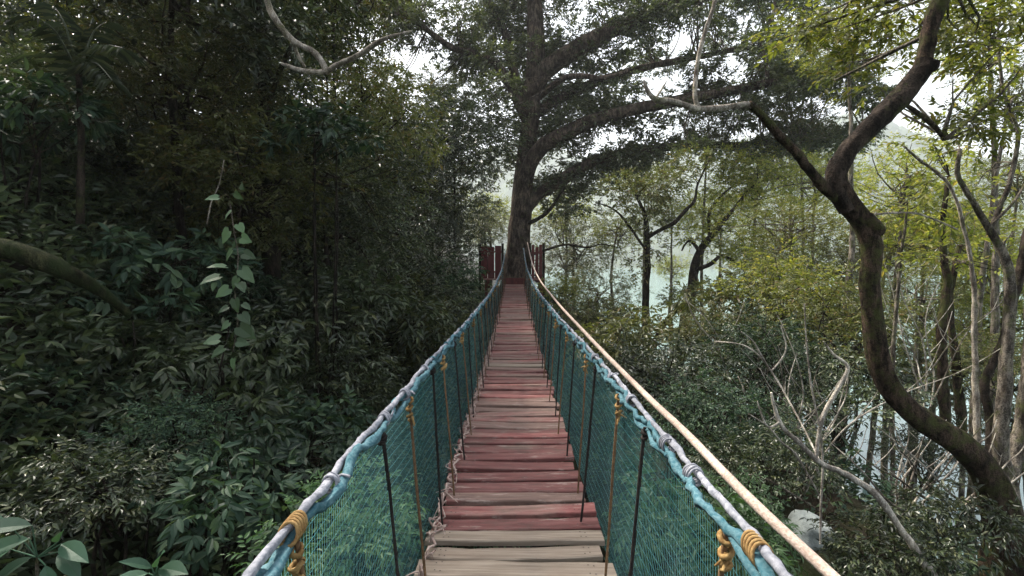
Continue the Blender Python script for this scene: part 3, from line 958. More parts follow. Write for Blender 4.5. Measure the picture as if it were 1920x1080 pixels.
# two thin upright stems further back on the right
for lab, pts, c_ in (
    ('slim dark upright stem just right of the crooked trunk, reddish at head height', [(1772, 800, 8.5, 26), (1768, 700, 8.5, 22), (1766, 620, 8.5, 20), (1776, 540, 8.5, 18), (1766, 440, 8.5, 14), (1780, 330, 8.5, 9)], [(1770, 330, 8.5, 60, 34, 26), (1740, 270, 8.7, 46, 30, 18), (1800, 380, 8.4, 50, 28, 18)]),
    ('slim mossy stem between the crooked trunk and the pale stems', [(1806, 830, 9.5, 24), (1798, 740, 9.5, 20), (1790, 660, 9.5, 18), (1780, 560, 9.5, 15), (1800, 460, 9.5, 11)], [(1800, 460, 9.5, 60, 30, 24), (1840, 500, 9.6, 50, 26, 18)]),
    ('thin pole like sapling seen below the bend of the crooked trunk', [(1672, 960, 7.5, 11), (1674, 860, 7.5, 11), (1673, 780, 7.5, 10), (1676, 640, 7.5, 9), (1690, 480, 7.5, 7), (1700, 400, 7.5, 5)], [(1700, 400, 7.5, 50, 30, 20), (1680, 470, 7.6, 40, 26, 14)]),
):
    spec_tree('sapling', lab, 'sapling', [('trunk', 'bark_grey' if 'pole' in lab else 'bark_moss', pts)], c_, 'leaf_yellow', L=0.11, W=0.045, tmpl=T_OVATE, shell=0.3)

# --- slender tree and fork tree before the river
d = 20.0
limbs = [
    ('trunk', 'bark_dark', [(1214, 760, d, 30), (1216, 690, d, 24), (1213, 640, d, 18), (1211, 580, d, 14), (1213, 500, d, 12), (1213, 440, d, 10), (1208, 400, d, 7), (1190, 360, d, 4)]),
    ('limb', 'bark_dark', [(1213, 446, d, 8), (1240, 430, d - .3, 8), (1264, 418, d - .6, 8), (1286, 394, d - .8, 7), (1302, 376, d - 1, 6), (1308, 346, d - 1, 4), (1330, 300, d - 1, 3)]),
    ('limb', 'bark_dark', [(1218, 660, d, 12), (1244, 610, d - .4, 10), (1276, 574, d - .8, 8), (1310, 550, d - 1, 4)]),
    ('limb', 'bark_dark', [(1212, 470, d, 5), (1160, 400, d + .5, 4), (1120, 380, d + .8, 2)]),
]
cl = [(1200, 370, d, 52, 30, 120), (1160, 350, d, 40, 22, 70), (1240, 350, d, 44, 24, 90), (1215, 410, d, 34, 18, 60), (1270, 330, d - .8, 34, 20, 50), (1300, 300, d - 1, 36, 16, 50), (1225, 460, d, 26, 22, 36), (1195, 500, d, 18, 22, 22), (1280, 560, d - .8, 36, 18, 50), (1330, 545, d - 1, 34, 18, 50)]
spec_tree('slender_tree', 'slender straight dark tree with a flat olive crown against the river', 'tree', limbs, cl, 'leaf_olive', L=0.13, W=0.065, twig=0.34, nleaf=6, dens=1.7)
d = 22.0
limbs = [
    ('trunk', 'bark_dark', [(1270, 700, d, 24), (1284, 600, d, 20), (1297, 535, d, 18), (1304, 496, d, 17), (1318, 462, d, 14), (1332, 444, d, 12), (1362, 408, d, 9), (1400, 362, d, 6), (1440, 330, d, 3)]),
    ('limb', 'bark_dark', [(1312, 474, d, 9), (1302, 458, d, 7), (1290, 452, d, 5), (1278, 470, d, 3)]),
    ('limb', 'bark_dark', [(1300, 508, d, 9), (1330, 496, d - .4, 8), (1352, 480, d - .6, 6), (1376, 490, d - .8, 5), (1390, 500, d - 1, 3)]),
    ('limb', 'bark_dark', [(1330, 446, d, 6), (1330, 400, d + .4, 6), (1350, 370, d + .6, 5), (1378, 345, d + .8, 3)]),
]
cl = [(1320, 390, d, 40, 20, 70), (1300, 440, d, 36, 16, 60), (1370, 350, d, 44, 22, 80), (1400, 320, d, 44, 24, 80), (1380, 440, d, 36, 20, 55), (1360, 300, d, 40, 20, 60), (1430, 380, d, 36, 26, 60), (1345, 470, d, 26, 14, 30), (1310, 560, d, 44, 22, 70), (1400, 480, d - 1, 36, 18, 50)]
spec_tree('forked_tree', 'dark forked tree with yellow green leaf tufts in front of the river', 'tree', limbs, cl, 'leaf_yellow', L=0.13, W=0.065, twig=0.34, nleaf=6, dens=1.8)

# --- dead bare branches at the lower right
d = 4.3
limbs = [
    ('branch', 'bark_white', [(1750, 1080, d, 22), (1690, 992, d, 17), (1640, 925, d, 16), (1592, 892, d, 14), (1540, 868, d, 13), (1500, 832, d, 11), (1462, 792, d, 10), (1446, 736, d, 5)]),
    ('branch', 'bark_white', [(1530, 862, d, 7), (1536, 808, d, 9), (1548, 770, d, 10), (1574, 724, d, 10), (1590, 688, d, 8), (1562, 664, d, 5), (1544, 640, d, 3)]),
    ('branch', 'bark_white', [(1538, 1020, d, 4), (1540, 930, d, 5), (1543, 868, d, 5), (1536, 800, d, 4), (1520, 716, d, 4), (1512, 640, d, 3), (1508, 570, d, 2)]),
    ('branch', 'bark_white', [(1537, 930, d, 3), (1515, 890, d, 4), (1490, 850, d, 5), (1466, 830, d, 4), (1440, 800, d, 3), (1404, 776, d, 2)]),
    ('branch', 'bark_white', [(1462, 792, d, 5), (1440, 800, d - .2, 4), (1425, 770, d - .2, 3), (1420, 752, d - .2, 2)]),
    ('branch', 'bark_grey', [(1760, 1000, d + .5, 9), (1720, 970, d + .5, 8), (1680, 950, d + .5, 7), (1640, 918, d + .4, 4)]),
    ('branch', 'bark_white', [(1446, 696, d + 1, 3), (1426, 664, d + 1, 4), (1412, 640, d + 1, 3), (1390, 622, d + 1, 2)]),
    ('branch', 'bark_white', [(1446, 696, d + 1, 3), (1466, 672, d + 1, 3), (1474, 650, d + 1, 3), (1464, 610, d + 1, 2)]),
    ('branch', 'bark_white', [(1540, 870, d, 4), (1500, 790, d + .5, 4), (1446, 696, d + 1, 4), (1400, 650, d + 1, 3), (1340, 640, d + 1.2, 2)]),
    ('branch', 'bark_grey', [(1540, 960, d + .3, 3), (1440, 900, d + .3, 5), (1400, 890, d + .3, 3)]),
]
spec_tree('dead_branch', 'bare bleached branching limb lying over the bushes at lower right', 'branch', limbs, [])

# tangles of thin bare stems at the lower right
for lab, bx, by, d, hts, n in (
        ('tangle of thin bleached twigs rising left of the crooked trunk', 1500, 900, 6.5, 330, 9),
        ('sparse bare twiggy bush under the crooked trunk', 1690, 960, 5.6, 240, 9),
        ('bare twiggy bush beside the foot of the pale stems', 1800, 960, 5.2, 200, 7),
        ('thin bare stems standing in front of the olive crowns right of the crooked trunk', 1730, 760, 8.0, 420, 7),
        ('wispy pale stems between slender tree and dead branch', 1400, 760, 9.0, 240, 7)):
    lim = []
    for k in range(n):
        x0_, tx = bx + rng.normal(0, 14), rng.normal(0, 0.42)
        pts, x_, y_ = [], x0_, by + rng.uniform(-10, 30)
        L_ = hts * rng.uniform(0.6, 1.1)
        for q in range(6):
            pts.append((x_, y_, d + rng.normal(0, .06), max(1.6, 6.5 * (1 - q / 6.5) * 5.0 / d)))
            tx += rng.normal(0, 0.22)
            x_ += tx * L_ / 5; y_ -= L_ / 5 * rng.uniform(0.6, 1.1)
        lim.append(('stem', 'bark_white' if k % 3 else 'bark_grey', pts))
        for b_ in range(2):
            q = pts[2 + b_]
            sx = rng.choice([-1, 1]) * rng.uniform(.5, 1.1)
            l2 = L_ * 0.28
            lim.append(('twig', 'bark_white', [q[:3] + (q[3] * .6,), (q[0] + sx * l2 * .5, q[1] - l2 * .4, q[2], q[3] * .5), (q[0] + sx * l2 * .8, q[1] - l2 * rng.uniform(.6, 1.1), q[2], 1.4)]))
    spec_tree('bare_bush', lab, 'bush', lim, [])

# --- bare pale bough that hangs into the top left, and the dark trunk by it
d = 4.6
limbs = [
    ('bough', 'bark_pale', [(494, -40, d, 12), (504, 10, d, 13), (522, 46, d, 13), (550, 78, d, 12), (586, 96, d, 12), (604, 118, d, 12), (613, 136, d, 12)]),
    ('branch', 'bark_pale', [(613, 134, d, 11), (592, 136, d, 10), (562, 132, d, 10), (540, 124, d, 8), (526, 118, d, 4)]),
    ('branch', 'bark_pale', [(613, 136, d, 11), (630, 122, d - .1, 11), (664, 108, d - .2, 10), (690, 92, d - .3, 9), (724, 72, d - .4, 8), (772, 58, d - .4, 3)]),
    ('branch', 'bark_pale', [(550, 80, d, 7), (560, 106, d + .1, 7), (572, 126, d + .1, 5)]),
]
spec_tree('bare_bough', 'curving bare grey bough hanging down into the top left of the canopy', 'branch', limbs, [])
limbs = [('trunk', 'bark_black', [(520, 700, 8.5, 40), (512, 540, 8.5, 36), (506, 420, 8.5, 33), (500, 300, 8.5, 32), (498, 180, 8.5, 30), (488, 60, 8.5, 28), (476, -60, 8.5, 24)]),
         ('limb', 'bark_dark', [(500, 200, 8.5, 12), (530, 120, 8.3, 10), (560, 60, 8.2, 6)])]
cl = [(560, 60, 8.2, 60, 34, 50), (470, 30, 8.2, 60, 40, 60), (430, 90, 8.4, 60, 40, 50), (540, 160, 8.2, 46, 28, 34)]
spec_tree('dark_tree', 'tall straight dark trunk half hidden by leaves beneath the bare bough', 'tree', limbs, cl, 'leaf_dark', L=0.11, W=0.045, tmpl=T_OVATE)

# mossy log
mb = MB()
tube(mb, [P(-160, 440, 4.3), P(-20, 462, 4.3), P(60, 484, 4.4), P(120, 508, 4.5), P(180, 540, 4.7), P(240, 590, 5.0)], [0.09, 0.085, 0.08, 0.07, 0.05, 0.03], 12, 0.06, lump=0.08, wob=0.02)
tag(mb.build('mossy_log', M['moss_log']), 'moss covered leaning log at the left edge of the bank', 'log')

# ------------------------------------------------------------------ canopy trees and shrubs from shared crowns
CR = [crown_mesh('crown', 'leaf_dark', 2.0, 0.85, 34, 40, 0.66, 7, 0.12, 0.048),
      crown_mesh('crown', 'leaf_dark', 2.0, 0.95, 30, 44, 0.60, 8, 0.10, 0.040, 0.30, droop=0.55),
      crown_mesh('crown', 'leaf_dark', 2.0, 0.75, 30, 36, 0.70, 6, 0.15, 0.065, 0.34)]
CRO = [remat(c_, 'leaf_olive') for c_ in CR]
LO = [crown_mesh('crown', 'leaf_yellow', 2.0, 0.75, 30, 30, 0.55, 7, 0.105, 0.045, 0.34, bark='bark_grey'),
      crown_mesh('crown', 'leaf_yellow', 2.0, 0.65, 28, 32, 0.60, 8, 0.09, 0.036, 0.34, bark='bark_grey')]
LOO = [remat(c_, 'leaf_olive') for c_ in LO]
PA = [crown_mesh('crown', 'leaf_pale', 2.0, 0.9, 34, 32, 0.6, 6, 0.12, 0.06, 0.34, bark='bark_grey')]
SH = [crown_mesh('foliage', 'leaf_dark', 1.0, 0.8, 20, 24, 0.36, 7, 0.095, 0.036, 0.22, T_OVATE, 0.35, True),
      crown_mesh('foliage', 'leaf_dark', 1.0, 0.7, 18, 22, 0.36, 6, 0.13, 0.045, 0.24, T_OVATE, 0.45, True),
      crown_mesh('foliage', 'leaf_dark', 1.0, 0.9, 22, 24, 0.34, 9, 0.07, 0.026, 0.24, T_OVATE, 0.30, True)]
SHB = [crown_mesh('foliage', 'leaf_teal', 1.0, 0.8, 13, 11, 0.36, 6, 0.19, 0.068, 0.16, T_BROAD, 0.45, True),
       crown_mesh('foliage', 'leaf_mid', 1.0, 0.8, 14, 12, 0.36, 7, 0.16, 0.05, 0.20, T_BROAD, 0.35, True)]
SHT = [remat(c_, 'leaf_teal') for c_ in SH]
SHF = [remat(c_, 'leaf_fresh') for c_ in SH]
SHO = [remat(c_, 'leaf_olive') for c_ in SH]
SHY = [remat(c_, 'leaf_yellow') for c_ in SH]


def canopy(label, px, py, d, r, protos, group, name='canopy_tree', cat='tree', bark='bark_dark', lean=0.0, thin=1.0):
    c = P(px, py, d)
    bx, by = c[0] + lean + rng.normal(0, 0.2), c[1] + rng.normal(0, 0.3)
    bz = float(ground_z(bx, by)) - 0.1
    bz = min(bz, c[2] - r * 0.9)
    t = thing(name, label, cat, (bx, by, bz), group)
    b = np.array((bx, by, bz))
    top = c + np.array((0, 0, r * 0.25))
    mb = MB()
    mid = (b + top) / 2 + rng.normal(0, 0.15, 3)
    tr = (0.05 + 0.028 * r) * thin
    tube(mb, [b, mid, top], [tr, tr * 0.75, tr * 0.22], 9, 0.2, lump=0.05, wob=0.03)
    mb.build('trunk', M[bark], t)
    o = bpy.data.objects.new('crown', protos[random.randrange(len(protos))])
    COL.objects.link(o)
    o.parent = t
    o.location = tuple(c - b)
    s = r / 2.0
    o.scale = (s * random.uniform(.9, 1.1), s * random.uniform(.9, 1.1), s * random.uniform(.85, 1.1))
    o.rotation_euler = (random.uniform(-.2, .2), random.uniform(-.2, .2), random.uniform(0, 6.28))
    return t


def shrub(label, px, py, d, r, protos, group, name='shrub', cat='shrub', bark='bark_grey'):
    c = P(px, py, d)
    gz = float(ground_z(c[0], c[1]))
    bz = min(gz - 0.05, c[2] - r * 0.7)
    t = thing(name, label, cat, (c[0], c[1], bz), group)
    mb = MB()
    b = np.array((c[0], c[1], bz))
    for k in range(4):
        e = c + rng.normal(0, 0.3, 3) * r
        tube(mb, [b + rng.normal(0, 0.03, 3) * (1, 1, 0), (b + e) / 2 + rng.normal(0, 0.1, 3), e], [0.018, 0.014, 0.006], 6, 0.12, wob=0.015)
    mb.build('stem', M[bark], t)
    o = bpy.data.objects.new('foliage', protos[random.randrange(len(protos))])
    COL.objects.link(o)
    o.parent = t
    o.location = tuple(c - b)
    o.scale = tuple(r * random.uniform(.9, 1.15) for _ in range(3))
    o.rotation_euler = (random.uniform(-.25, .25), random.uniform(-.25, .25), random.uniform(0, 6.28))
    return t


GL, GR = 'dark trees crowding the left bank', 'light leaved trees on the right bank'
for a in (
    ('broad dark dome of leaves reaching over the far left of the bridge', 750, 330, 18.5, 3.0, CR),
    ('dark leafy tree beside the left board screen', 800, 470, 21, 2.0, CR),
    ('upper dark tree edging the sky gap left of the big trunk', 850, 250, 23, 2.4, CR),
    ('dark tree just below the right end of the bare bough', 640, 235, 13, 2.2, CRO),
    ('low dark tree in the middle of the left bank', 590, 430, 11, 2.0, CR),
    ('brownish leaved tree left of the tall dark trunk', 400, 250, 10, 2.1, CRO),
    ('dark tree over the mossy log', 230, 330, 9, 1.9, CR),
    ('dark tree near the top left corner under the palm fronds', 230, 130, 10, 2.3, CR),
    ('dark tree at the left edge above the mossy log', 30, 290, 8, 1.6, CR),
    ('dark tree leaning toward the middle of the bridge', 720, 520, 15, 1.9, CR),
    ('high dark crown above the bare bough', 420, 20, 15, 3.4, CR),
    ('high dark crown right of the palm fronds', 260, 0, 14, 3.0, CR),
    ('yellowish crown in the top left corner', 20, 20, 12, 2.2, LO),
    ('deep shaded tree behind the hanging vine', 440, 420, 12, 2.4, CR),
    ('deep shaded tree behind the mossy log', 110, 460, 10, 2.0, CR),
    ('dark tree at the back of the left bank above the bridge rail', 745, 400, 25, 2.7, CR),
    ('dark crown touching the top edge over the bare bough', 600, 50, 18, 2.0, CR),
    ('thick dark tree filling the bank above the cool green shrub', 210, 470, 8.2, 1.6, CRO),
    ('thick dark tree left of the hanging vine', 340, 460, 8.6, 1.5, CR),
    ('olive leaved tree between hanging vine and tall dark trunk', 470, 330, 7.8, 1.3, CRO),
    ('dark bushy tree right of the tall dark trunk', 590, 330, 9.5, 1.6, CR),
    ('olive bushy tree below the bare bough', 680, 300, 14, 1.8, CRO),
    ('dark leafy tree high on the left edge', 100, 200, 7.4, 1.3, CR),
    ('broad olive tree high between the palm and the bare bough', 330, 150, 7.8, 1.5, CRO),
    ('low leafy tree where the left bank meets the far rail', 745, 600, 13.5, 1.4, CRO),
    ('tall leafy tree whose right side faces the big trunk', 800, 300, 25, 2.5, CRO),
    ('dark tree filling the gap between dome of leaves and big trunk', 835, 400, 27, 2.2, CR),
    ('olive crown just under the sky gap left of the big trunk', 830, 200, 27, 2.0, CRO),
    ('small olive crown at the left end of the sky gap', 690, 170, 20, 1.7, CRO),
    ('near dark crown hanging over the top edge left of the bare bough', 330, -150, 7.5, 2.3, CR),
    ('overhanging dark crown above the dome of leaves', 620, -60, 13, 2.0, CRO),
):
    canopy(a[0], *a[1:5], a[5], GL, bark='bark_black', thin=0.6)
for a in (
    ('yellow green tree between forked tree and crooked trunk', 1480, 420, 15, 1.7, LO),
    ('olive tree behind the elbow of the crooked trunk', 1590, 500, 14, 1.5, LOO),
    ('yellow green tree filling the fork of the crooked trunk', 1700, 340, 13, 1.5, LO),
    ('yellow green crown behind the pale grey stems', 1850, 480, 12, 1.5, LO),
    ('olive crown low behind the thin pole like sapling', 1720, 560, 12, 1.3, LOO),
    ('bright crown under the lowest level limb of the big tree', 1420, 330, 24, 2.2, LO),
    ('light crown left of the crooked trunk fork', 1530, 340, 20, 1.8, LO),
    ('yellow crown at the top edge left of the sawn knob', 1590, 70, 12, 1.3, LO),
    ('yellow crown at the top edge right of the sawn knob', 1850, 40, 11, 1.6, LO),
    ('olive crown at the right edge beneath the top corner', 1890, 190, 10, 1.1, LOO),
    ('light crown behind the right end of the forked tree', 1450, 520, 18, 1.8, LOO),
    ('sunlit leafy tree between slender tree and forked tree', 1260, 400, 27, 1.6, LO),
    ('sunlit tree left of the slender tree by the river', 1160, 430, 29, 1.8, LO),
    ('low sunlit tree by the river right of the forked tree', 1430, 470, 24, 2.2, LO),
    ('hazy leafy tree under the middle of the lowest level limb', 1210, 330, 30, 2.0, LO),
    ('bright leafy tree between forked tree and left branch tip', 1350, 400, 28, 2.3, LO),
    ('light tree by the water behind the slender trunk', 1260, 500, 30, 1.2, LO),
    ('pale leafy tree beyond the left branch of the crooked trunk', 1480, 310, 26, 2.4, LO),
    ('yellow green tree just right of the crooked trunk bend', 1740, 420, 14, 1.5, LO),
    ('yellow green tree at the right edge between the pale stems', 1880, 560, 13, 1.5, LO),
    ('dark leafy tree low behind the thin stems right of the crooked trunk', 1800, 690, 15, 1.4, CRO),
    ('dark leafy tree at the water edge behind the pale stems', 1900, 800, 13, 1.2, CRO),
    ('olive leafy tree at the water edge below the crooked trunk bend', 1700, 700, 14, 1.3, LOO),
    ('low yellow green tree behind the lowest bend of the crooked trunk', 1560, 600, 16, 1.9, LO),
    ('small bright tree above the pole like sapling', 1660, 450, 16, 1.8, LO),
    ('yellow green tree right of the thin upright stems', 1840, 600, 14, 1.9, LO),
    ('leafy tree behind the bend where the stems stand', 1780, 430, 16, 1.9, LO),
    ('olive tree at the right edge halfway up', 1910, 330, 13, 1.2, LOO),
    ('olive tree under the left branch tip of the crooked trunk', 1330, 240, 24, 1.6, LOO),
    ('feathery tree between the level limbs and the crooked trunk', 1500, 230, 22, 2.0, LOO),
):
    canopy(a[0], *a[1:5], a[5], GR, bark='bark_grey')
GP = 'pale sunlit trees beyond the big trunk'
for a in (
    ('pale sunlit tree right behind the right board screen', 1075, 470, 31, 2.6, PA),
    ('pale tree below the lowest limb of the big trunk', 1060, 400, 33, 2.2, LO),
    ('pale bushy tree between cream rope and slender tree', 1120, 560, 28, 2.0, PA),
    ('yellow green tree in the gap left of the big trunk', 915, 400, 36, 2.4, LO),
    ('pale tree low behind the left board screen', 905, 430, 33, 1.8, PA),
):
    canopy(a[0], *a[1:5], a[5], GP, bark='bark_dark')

GS = 'shrubs on the left bank'
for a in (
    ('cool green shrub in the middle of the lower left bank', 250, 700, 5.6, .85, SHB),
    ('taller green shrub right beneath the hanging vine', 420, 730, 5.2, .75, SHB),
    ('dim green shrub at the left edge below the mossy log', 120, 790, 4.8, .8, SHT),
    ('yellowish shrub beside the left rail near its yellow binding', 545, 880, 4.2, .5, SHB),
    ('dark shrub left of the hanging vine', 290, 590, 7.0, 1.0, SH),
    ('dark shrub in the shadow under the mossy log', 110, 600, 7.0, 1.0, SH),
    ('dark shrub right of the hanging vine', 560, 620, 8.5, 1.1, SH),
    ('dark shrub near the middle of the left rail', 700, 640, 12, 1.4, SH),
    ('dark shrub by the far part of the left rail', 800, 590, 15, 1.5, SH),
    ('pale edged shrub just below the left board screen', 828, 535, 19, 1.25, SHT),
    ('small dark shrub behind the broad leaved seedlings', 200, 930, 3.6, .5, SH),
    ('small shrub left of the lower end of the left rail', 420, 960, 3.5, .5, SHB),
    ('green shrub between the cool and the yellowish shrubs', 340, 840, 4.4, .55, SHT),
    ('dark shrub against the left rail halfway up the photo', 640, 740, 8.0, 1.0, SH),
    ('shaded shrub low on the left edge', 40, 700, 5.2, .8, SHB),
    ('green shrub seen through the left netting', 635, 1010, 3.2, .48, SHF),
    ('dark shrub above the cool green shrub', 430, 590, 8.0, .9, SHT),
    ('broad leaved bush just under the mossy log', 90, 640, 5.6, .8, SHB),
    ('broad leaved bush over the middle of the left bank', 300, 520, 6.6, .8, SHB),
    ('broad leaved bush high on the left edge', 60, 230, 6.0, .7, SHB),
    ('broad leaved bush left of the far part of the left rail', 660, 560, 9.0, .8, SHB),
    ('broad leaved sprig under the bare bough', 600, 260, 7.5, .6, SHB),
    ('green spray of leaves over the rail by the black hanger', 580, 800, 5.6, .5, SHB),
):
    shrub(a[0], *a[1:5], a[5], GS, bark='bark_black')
GT = 'shrubs on the right bank'
for a in (
    ('dark shrub right of the cream rope halfway along', 1250, 720, 8.5, .9, SH),
    ('dark drooping shrub next to the cream rope', 1350, 800, 6.5, .75, SHT),
    ('green shrub left of the dead branch', 1440, 680, 9.0, 1.1, SHT),
    ('mid green shrub under the forked tree', 1330, 650, 12, 1.2, SHO),
    ('shrub at the foot of the slender tree', 1170, 650, 14, 1.2, SHO),
    ('dark shrub behind the upright twig of the dead branch', 1560, 770, 8.0, 1.0, SH),
    ('olive shrub just left of the crooked trunk', 1580, 620, 10, 1.2, SHO),
    ('dark shrub under the dead branch', 1430, 890, 5.2, .6, SH),
    ('light shrub above the dead branch', 1480, 560, 13, 1.4, SHY),
    ('bright green shrub below the cream rope near its lower end', 1380, 985, 3.4, .36, SHF),
    ('shaded bush by the water below the crooked trunk', 1740, 860, 9.5, .9, SH),
    ('low shrub at the bottom edge right of the cream rope', 1640, 1050, 4.6, .5, SH),
    ('green shrub seen through the right netting', 1310, 1020, 3.2, .45, SHF),
    ('shrub at the bottom edge below the crooked trunk', 1770, 1000, 4.8, .5, SH),
    ('yellow green shrub by the far part of the cream rope', 1055, 548, 21, 0.9, SHY),
    ('grey green shrub left of the slender trunk', 1130, 610, 18, 1.4, SHO),
    ('dark shrub behind the pale grey stems', 1880, 690, 9.5, .9, SHO),
    ('broad dark bush between slender tree and dead branch', 1400, 740, 10, 1.3, SH),
    ('tall dark bush below the forked tree', 1300, 780, 9.5, 1.2, SH),
    ('dark bush at the water edge right of the slender tree', 1420, 610, 14, 1.7, SHO),
    ('dark bush at the water edge left of the crooked trunk', 1540, 690, 12, 1.5, SH),
):
    shrub(a[0], *a[1:5], a[5], GT)

# ------------------------------------------------------------------ hanging vine with heart shaped leaves
vine = thing('hanging_vine', 'hanging vine with pale heart shaped leaves on the dark left bank', 'vine', P(442, 650, 4.5))
vp = [P(430, 380, 4.5), P(438, 430, 4.5), P(446, 480, 4.5), P(440, 540, 4.5), P(446, 600, 4.5), P(436, 660, 4.5)]
mb = MB(); tube(mb, vp, 0.005, 6, 0.05, wob=0.006); mb.build('stem', M['bark_grey'], vine)
for (px, py, dx, dz, L_) in ((430, 432, -.5, -.6, .15), (452, 445, .8, -.5, .14), (436, 468, -.7, -.7, .13), (456, 475, .7, -.3, .12), (424, 500, -.9, -.1, .16), (452, 505, .9, -.3, .15), (412, 518, -.9, -.3, .15),
                              (448, 530, .6, -.7, .12), (440, 560, .5, -.8, .12), (430, 604, -.6, -.4, .13), (448, 612, .9, -.4, .16), (412, 636, -.8, -.5, .14), (455, 570, .8, -.5, .1), (434, 395, -.6, -.6, .12),
                              (440, 362, .7, -.6, .12), (446, 520, -.4, -.8, .11), (430, 540, -.8, -.4, .14), (452, 588, .8, -.4, .12), (428, 575, -.7, -.6, .12), (444, 640, .6, -.6, .13), (438, 672, .1, -.9, .12), (420, 652, -.8, -.4, .12), (446, 420, .6, -.5, .11), (410, 370, -.6, -.3, .13), (452, 345, .6, -.7, .10)):
    mb = MB()
    L_ *= rng.uniform(0.75, 1.1)
    add_leaves(mb, P(px, py, 4.48)[None], np.array([(dx + rng.normal(0, .2), -0.35 + rng.normal(0, .3), dz + rng.normal(0, .2))]), np.array([(rng.normal(0, .5), -0.75, 0.55 + rng.normal(0, .3))]), L_, L_ * rng.uniform(0.6, 0.85), T_HEART)
    mb.build('leaf', M['leaf_vine'], vine)
for (lab, pts) in (('thin bare liana hanging left of the leafy vine', [(388, 420), (396, 380), (412, 345), (420, 300)]),
                   ('thin pale root dangling below the hanging vine', [(386, 880), (381, 840), (388, 800), (394, 770)])):
    mb = MB(); tube(mb, [P(a[0], a[1], 5.0) for a in pts], 0.005, 6, 0.05, wob=0.01)
    tag(mb.build('liana', M['bark_pale']), lab, 'liana')

# ------------------------------------------------------------------ broad leaved seedlings in the lower left corner
for lab, c_, leaves in (
    ('broad leaved seedling with long leaves in the bottom left corner', (70, 1045, 2.1),
     [(110, 1015, 20, -34), (115, 1020, 62, 2), (112, 1034, 52, 20), (60, 985, -70, -16), (55, 1010, -80, 14), (60, 1045, -60, 30), (20, 1030, -70, 40), (85, 1060, 30, 50), (10, 975, -60, -20)]),
    ('small broad leaved seedling at the bottom edge right of the corner one', (290, 1080, 2.1),
     [(285, 1065, -22, -30), (295, 1062, 18, -40), (300, 1066, 56, -20), (278, 1075, -46, -4), (300, 1078, 50, 14)]),
):
    b = P(c_[0], c_[1] + 60, c_[2])
    t = thing('seedling', lab, 'seedling', b)
    mb = MB(); tube(mb, [b - (0, 0, 0.6), b, P(*c_)], [0.008, 0.007, 0.005], 6, 0.05); mb.build('stem', M['bark_grey'], t)
    for (px, py, dx, dy) in leaves:
        q = P(px, py, c_[2])
        dv = np.array((dx, -abs(dx) * 0.2 - 20, -dy), float)
        L_ = (math.hypot(dx, dy) + 22) * c_[2] / FOC
        mb = MB()
        add_leaves(mb, q[None], dv[None], np.array([(rng.normal(0, .15), -0.45, 0.9)]), L_, L_ * 0.42, T_BROAD)
        tube(mb, [P(*c_), q], [0.003, 0.003], 5, 0.05)
        mb.build('leaf', M['leaf_big'], t)

# ------------------------------------------------------------------ palm fronds in the top left
palm = thing('palm', 'dark feathery palm fronds in the top left corner', 'palm', P(150, 260, 6.0))
mb = MB(); tube(mb, [P(150, 420, 6.0), P(152, 260, 6.0), P(148, 140, 6.0)], [0.04, 0.035, 0.03], 9, 0.1, lump=.06); mb.build('trunk', M['bark_dark'], palm)
for (ex, ey, dd) in ((60, 30, -.4), (100, 10, .3), (230, 90, -.3), (200, 40, .5), (40, 110, .2), (210, 150, -.5)):
    mb = MB()
    a, e = P(148, 140, 6.0), P(ex, ey, 6.0 + dd)
    mid = (a + e) / 2 + (0, 0, 0.15)
    pp, rr = tube(mb, [a, mid, e], [0.012, 0.009, 0.003], 6, 0.04)
    ax = unit(np.gradient(pp, axis=0))
    for s in (-1, 1):
        sd = unit(np.cross(ax, np.array((0, 0, 1.0)))) * s
        dv = sd * 0.8 + ax * 0.5 + np.array((0, 0, -0.5)) + rng.normal(0, .08, pp.shape)
        add_leaves(mb, pp[2:], dv[2:], np.tile((0, -.2, 1.0), (len(pp) - 2, 1)), 0.26, 0.026, T_RHOMB)
    mb.build('frond', M['leaf_dark'], palm)

# ------------------------------------------------------------------ pale boulder by the water, lower right
def boulder(label, px, py, d, r):
    c = P(px, py, d)
    import bmesh
    bm = bmesh.new()
    bmesh.ops.create_icosphere(bm, subdivisions=4, radius=1.0)
    ph = rng.uniform(0, 6, 6)
    for v in bm.verts:
        x, y, z = v.co
        k = 1 + 0.16 * math.sin(3 * x + ph[0]) * math.cos(2.6 * y + ph[1]) + 0.09 * math.sin(6 * z + ph[2] + 2 * x) + 0.04 * math.sin(13 * x + ph[3]) * math.sin(11 * y + ph[4])
        v.co = (x * k * r, y * k * r, z * k * r * 0.7)
    me = bpy.data.meshes.new('boulder')
    bm.to_mesh(me); bm.free()
    for p_ in me.polygons:
        p_.use_smooth = True
    me.materials.append(M['rock'])
    o = bpy.data.objects.new('boulder', me)
    COL.objects.link(o)
    o.location = tuple(c)
    tag(o, label, 'boulder')


m, nt, out = new_mat('pale rock')
n1 = noise(nt, 5, 7, 0.65)
c = ramp(nt, n1, [(0.3, (0.22, 0.25, 0.24)), (0.6, (0.45, 0.49, 0.47)), (0.8, (0.6, 0.63, 0.6))])
principled(nt, out, c, 0.8, 0.3, bump(nt, n1, 0.7, 0.06))
M['rock'] = m
boulder('pale grey boulder low between cream rope and dead branch', 1512, 1000, 5.6, 0.26)

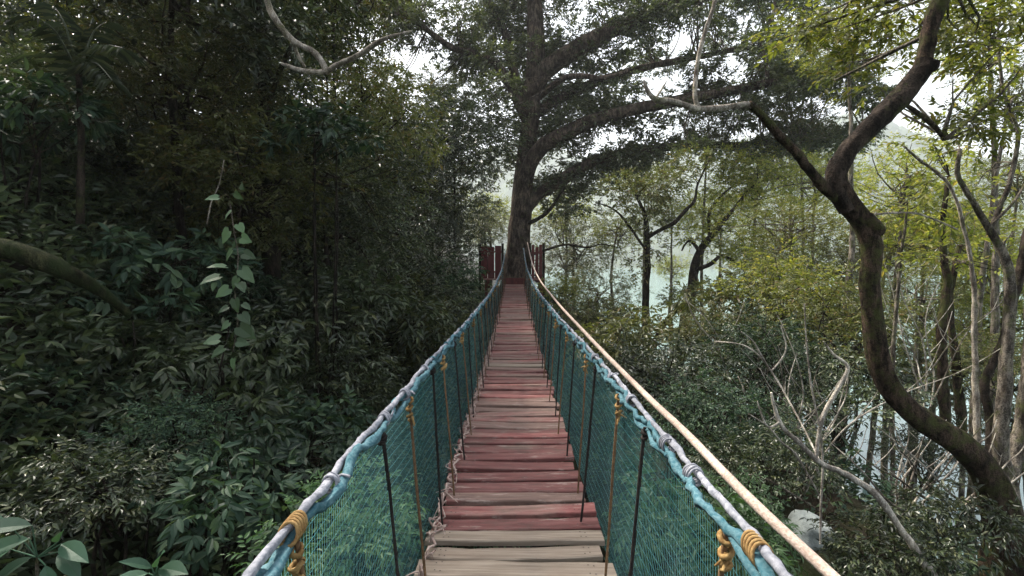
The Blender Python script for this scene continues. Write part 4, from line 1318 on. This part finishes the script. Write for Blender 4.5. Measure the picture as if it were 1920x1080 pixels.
# ------------------------------------------------------------------ undergrowth: what nobody could count
def undergrowth(name, mat, n, x0, x1, y0, y1, L, W, tw):
    x = rng.uniform(x0, x1, n)
    y = y0 + (y1 - y0) * rng.uniform(0, 1, n) ** 1.4
    z = ground_z(x, y) + rng.uniform(0.0, 0.5, n)
    ok = ~((np.abs(x) < 1.25) & (z > -2.6))
    x, y, z = x[ok], y[ok], z[ok]
    n = len(x)
    d = rng.normal(0, 0.6, (n, 3)); d[:, 2] = np.abs(d[:, 2]) + 0.25
    mb = MB()
    add_sprays(mb, np.stack([x, y, z], 1), d, 7, tw, L, W, T_RHOMB, 0.4, mat=0, twig_mat=1)
    tag(mb.build(name, [M[mat], M['bark_dark']]), kind='stuff')


undergrowth('undergrowth', 'leaf_dark', 9000, -11, -0.8, 2.5, 32, 0.13, 0.055, 0.4)
undergrowth('bank_cover', 'leaf_mid', 3500, -9.5, -2.5, 3, 9.5, 0.15, 0.06, 0.4)
undergrowth('ground_cover', 'leaf_teal', 4500, -1.5, 9, 3, 30, 0.12, 0.05, 0.35)

# ------------------------------------------------------------------ light, sky
SUN_EL, SUN_AZ = math.radians(52), math.radians(-50)      # azimuth from +Y toward +X
w = bpy.data.worlds.new('World')
scene.world = w
w.use_nodes = True
nt = w.node_tree
nt.nodes.clear()
sky = nt.nodes.new('ShaderNodeTexSky')
sky.sky_type = 'NISHITA'
sky.sun_disc = False
sky.sun_elevation = SUN_EL
sky.sun_rotation = SUN_AZ
sky.air_density = 1.0
sky.dust_density = 4.0
sky.ozone_density = 1.0
hs = nt.nodes.new('ShaderNodeHueSaturation')
hs.inputs['Saturation'].default_value = 0.35
bg = nt.nodes.new('ShaderNodeBackground')
bg.inputs['Strength'].default_value = 0.15
wo = nt.nodes.new('ShaderNodeOutputWorld')
nt.links.new(sky.outputs[0], hs.inputs['Color'])
nt.links.new(hs.outputs[0], bg.inputs[0])
nt.links.new(bg.outputs[0], wo.inputs[0])

sd = bpy.data.lights.new('sun', 'SUN')
sd.energy = 3.2
sd.angle = math.radians(6)
sd.color = (1.0, 0.93, 0.80)
so = bpy.data.objects.new('sun', sd)
COL.objects.link(so)
so.rotation_euler = (PI / 2 - SUN_EL, 0, PI - SUN_AZ)

scene.view_settings.view_transform = 'Standard'
scene.view_settings.look = 'None'
scene.view_settings.exposure = 1.42
scene.view_settings.gamma = 1.0
scene.render.engine = 'CYCLES'
cy = scene.cycles
cy.max_bounces = 6
cy.diffuse_bounces = 3
cy.glossy_bounces = 2
cy.transmission_bounces = 4
cy.transparent_max_bounces = 8
cy.volume_bounces = 1
cy.use_denoising = True
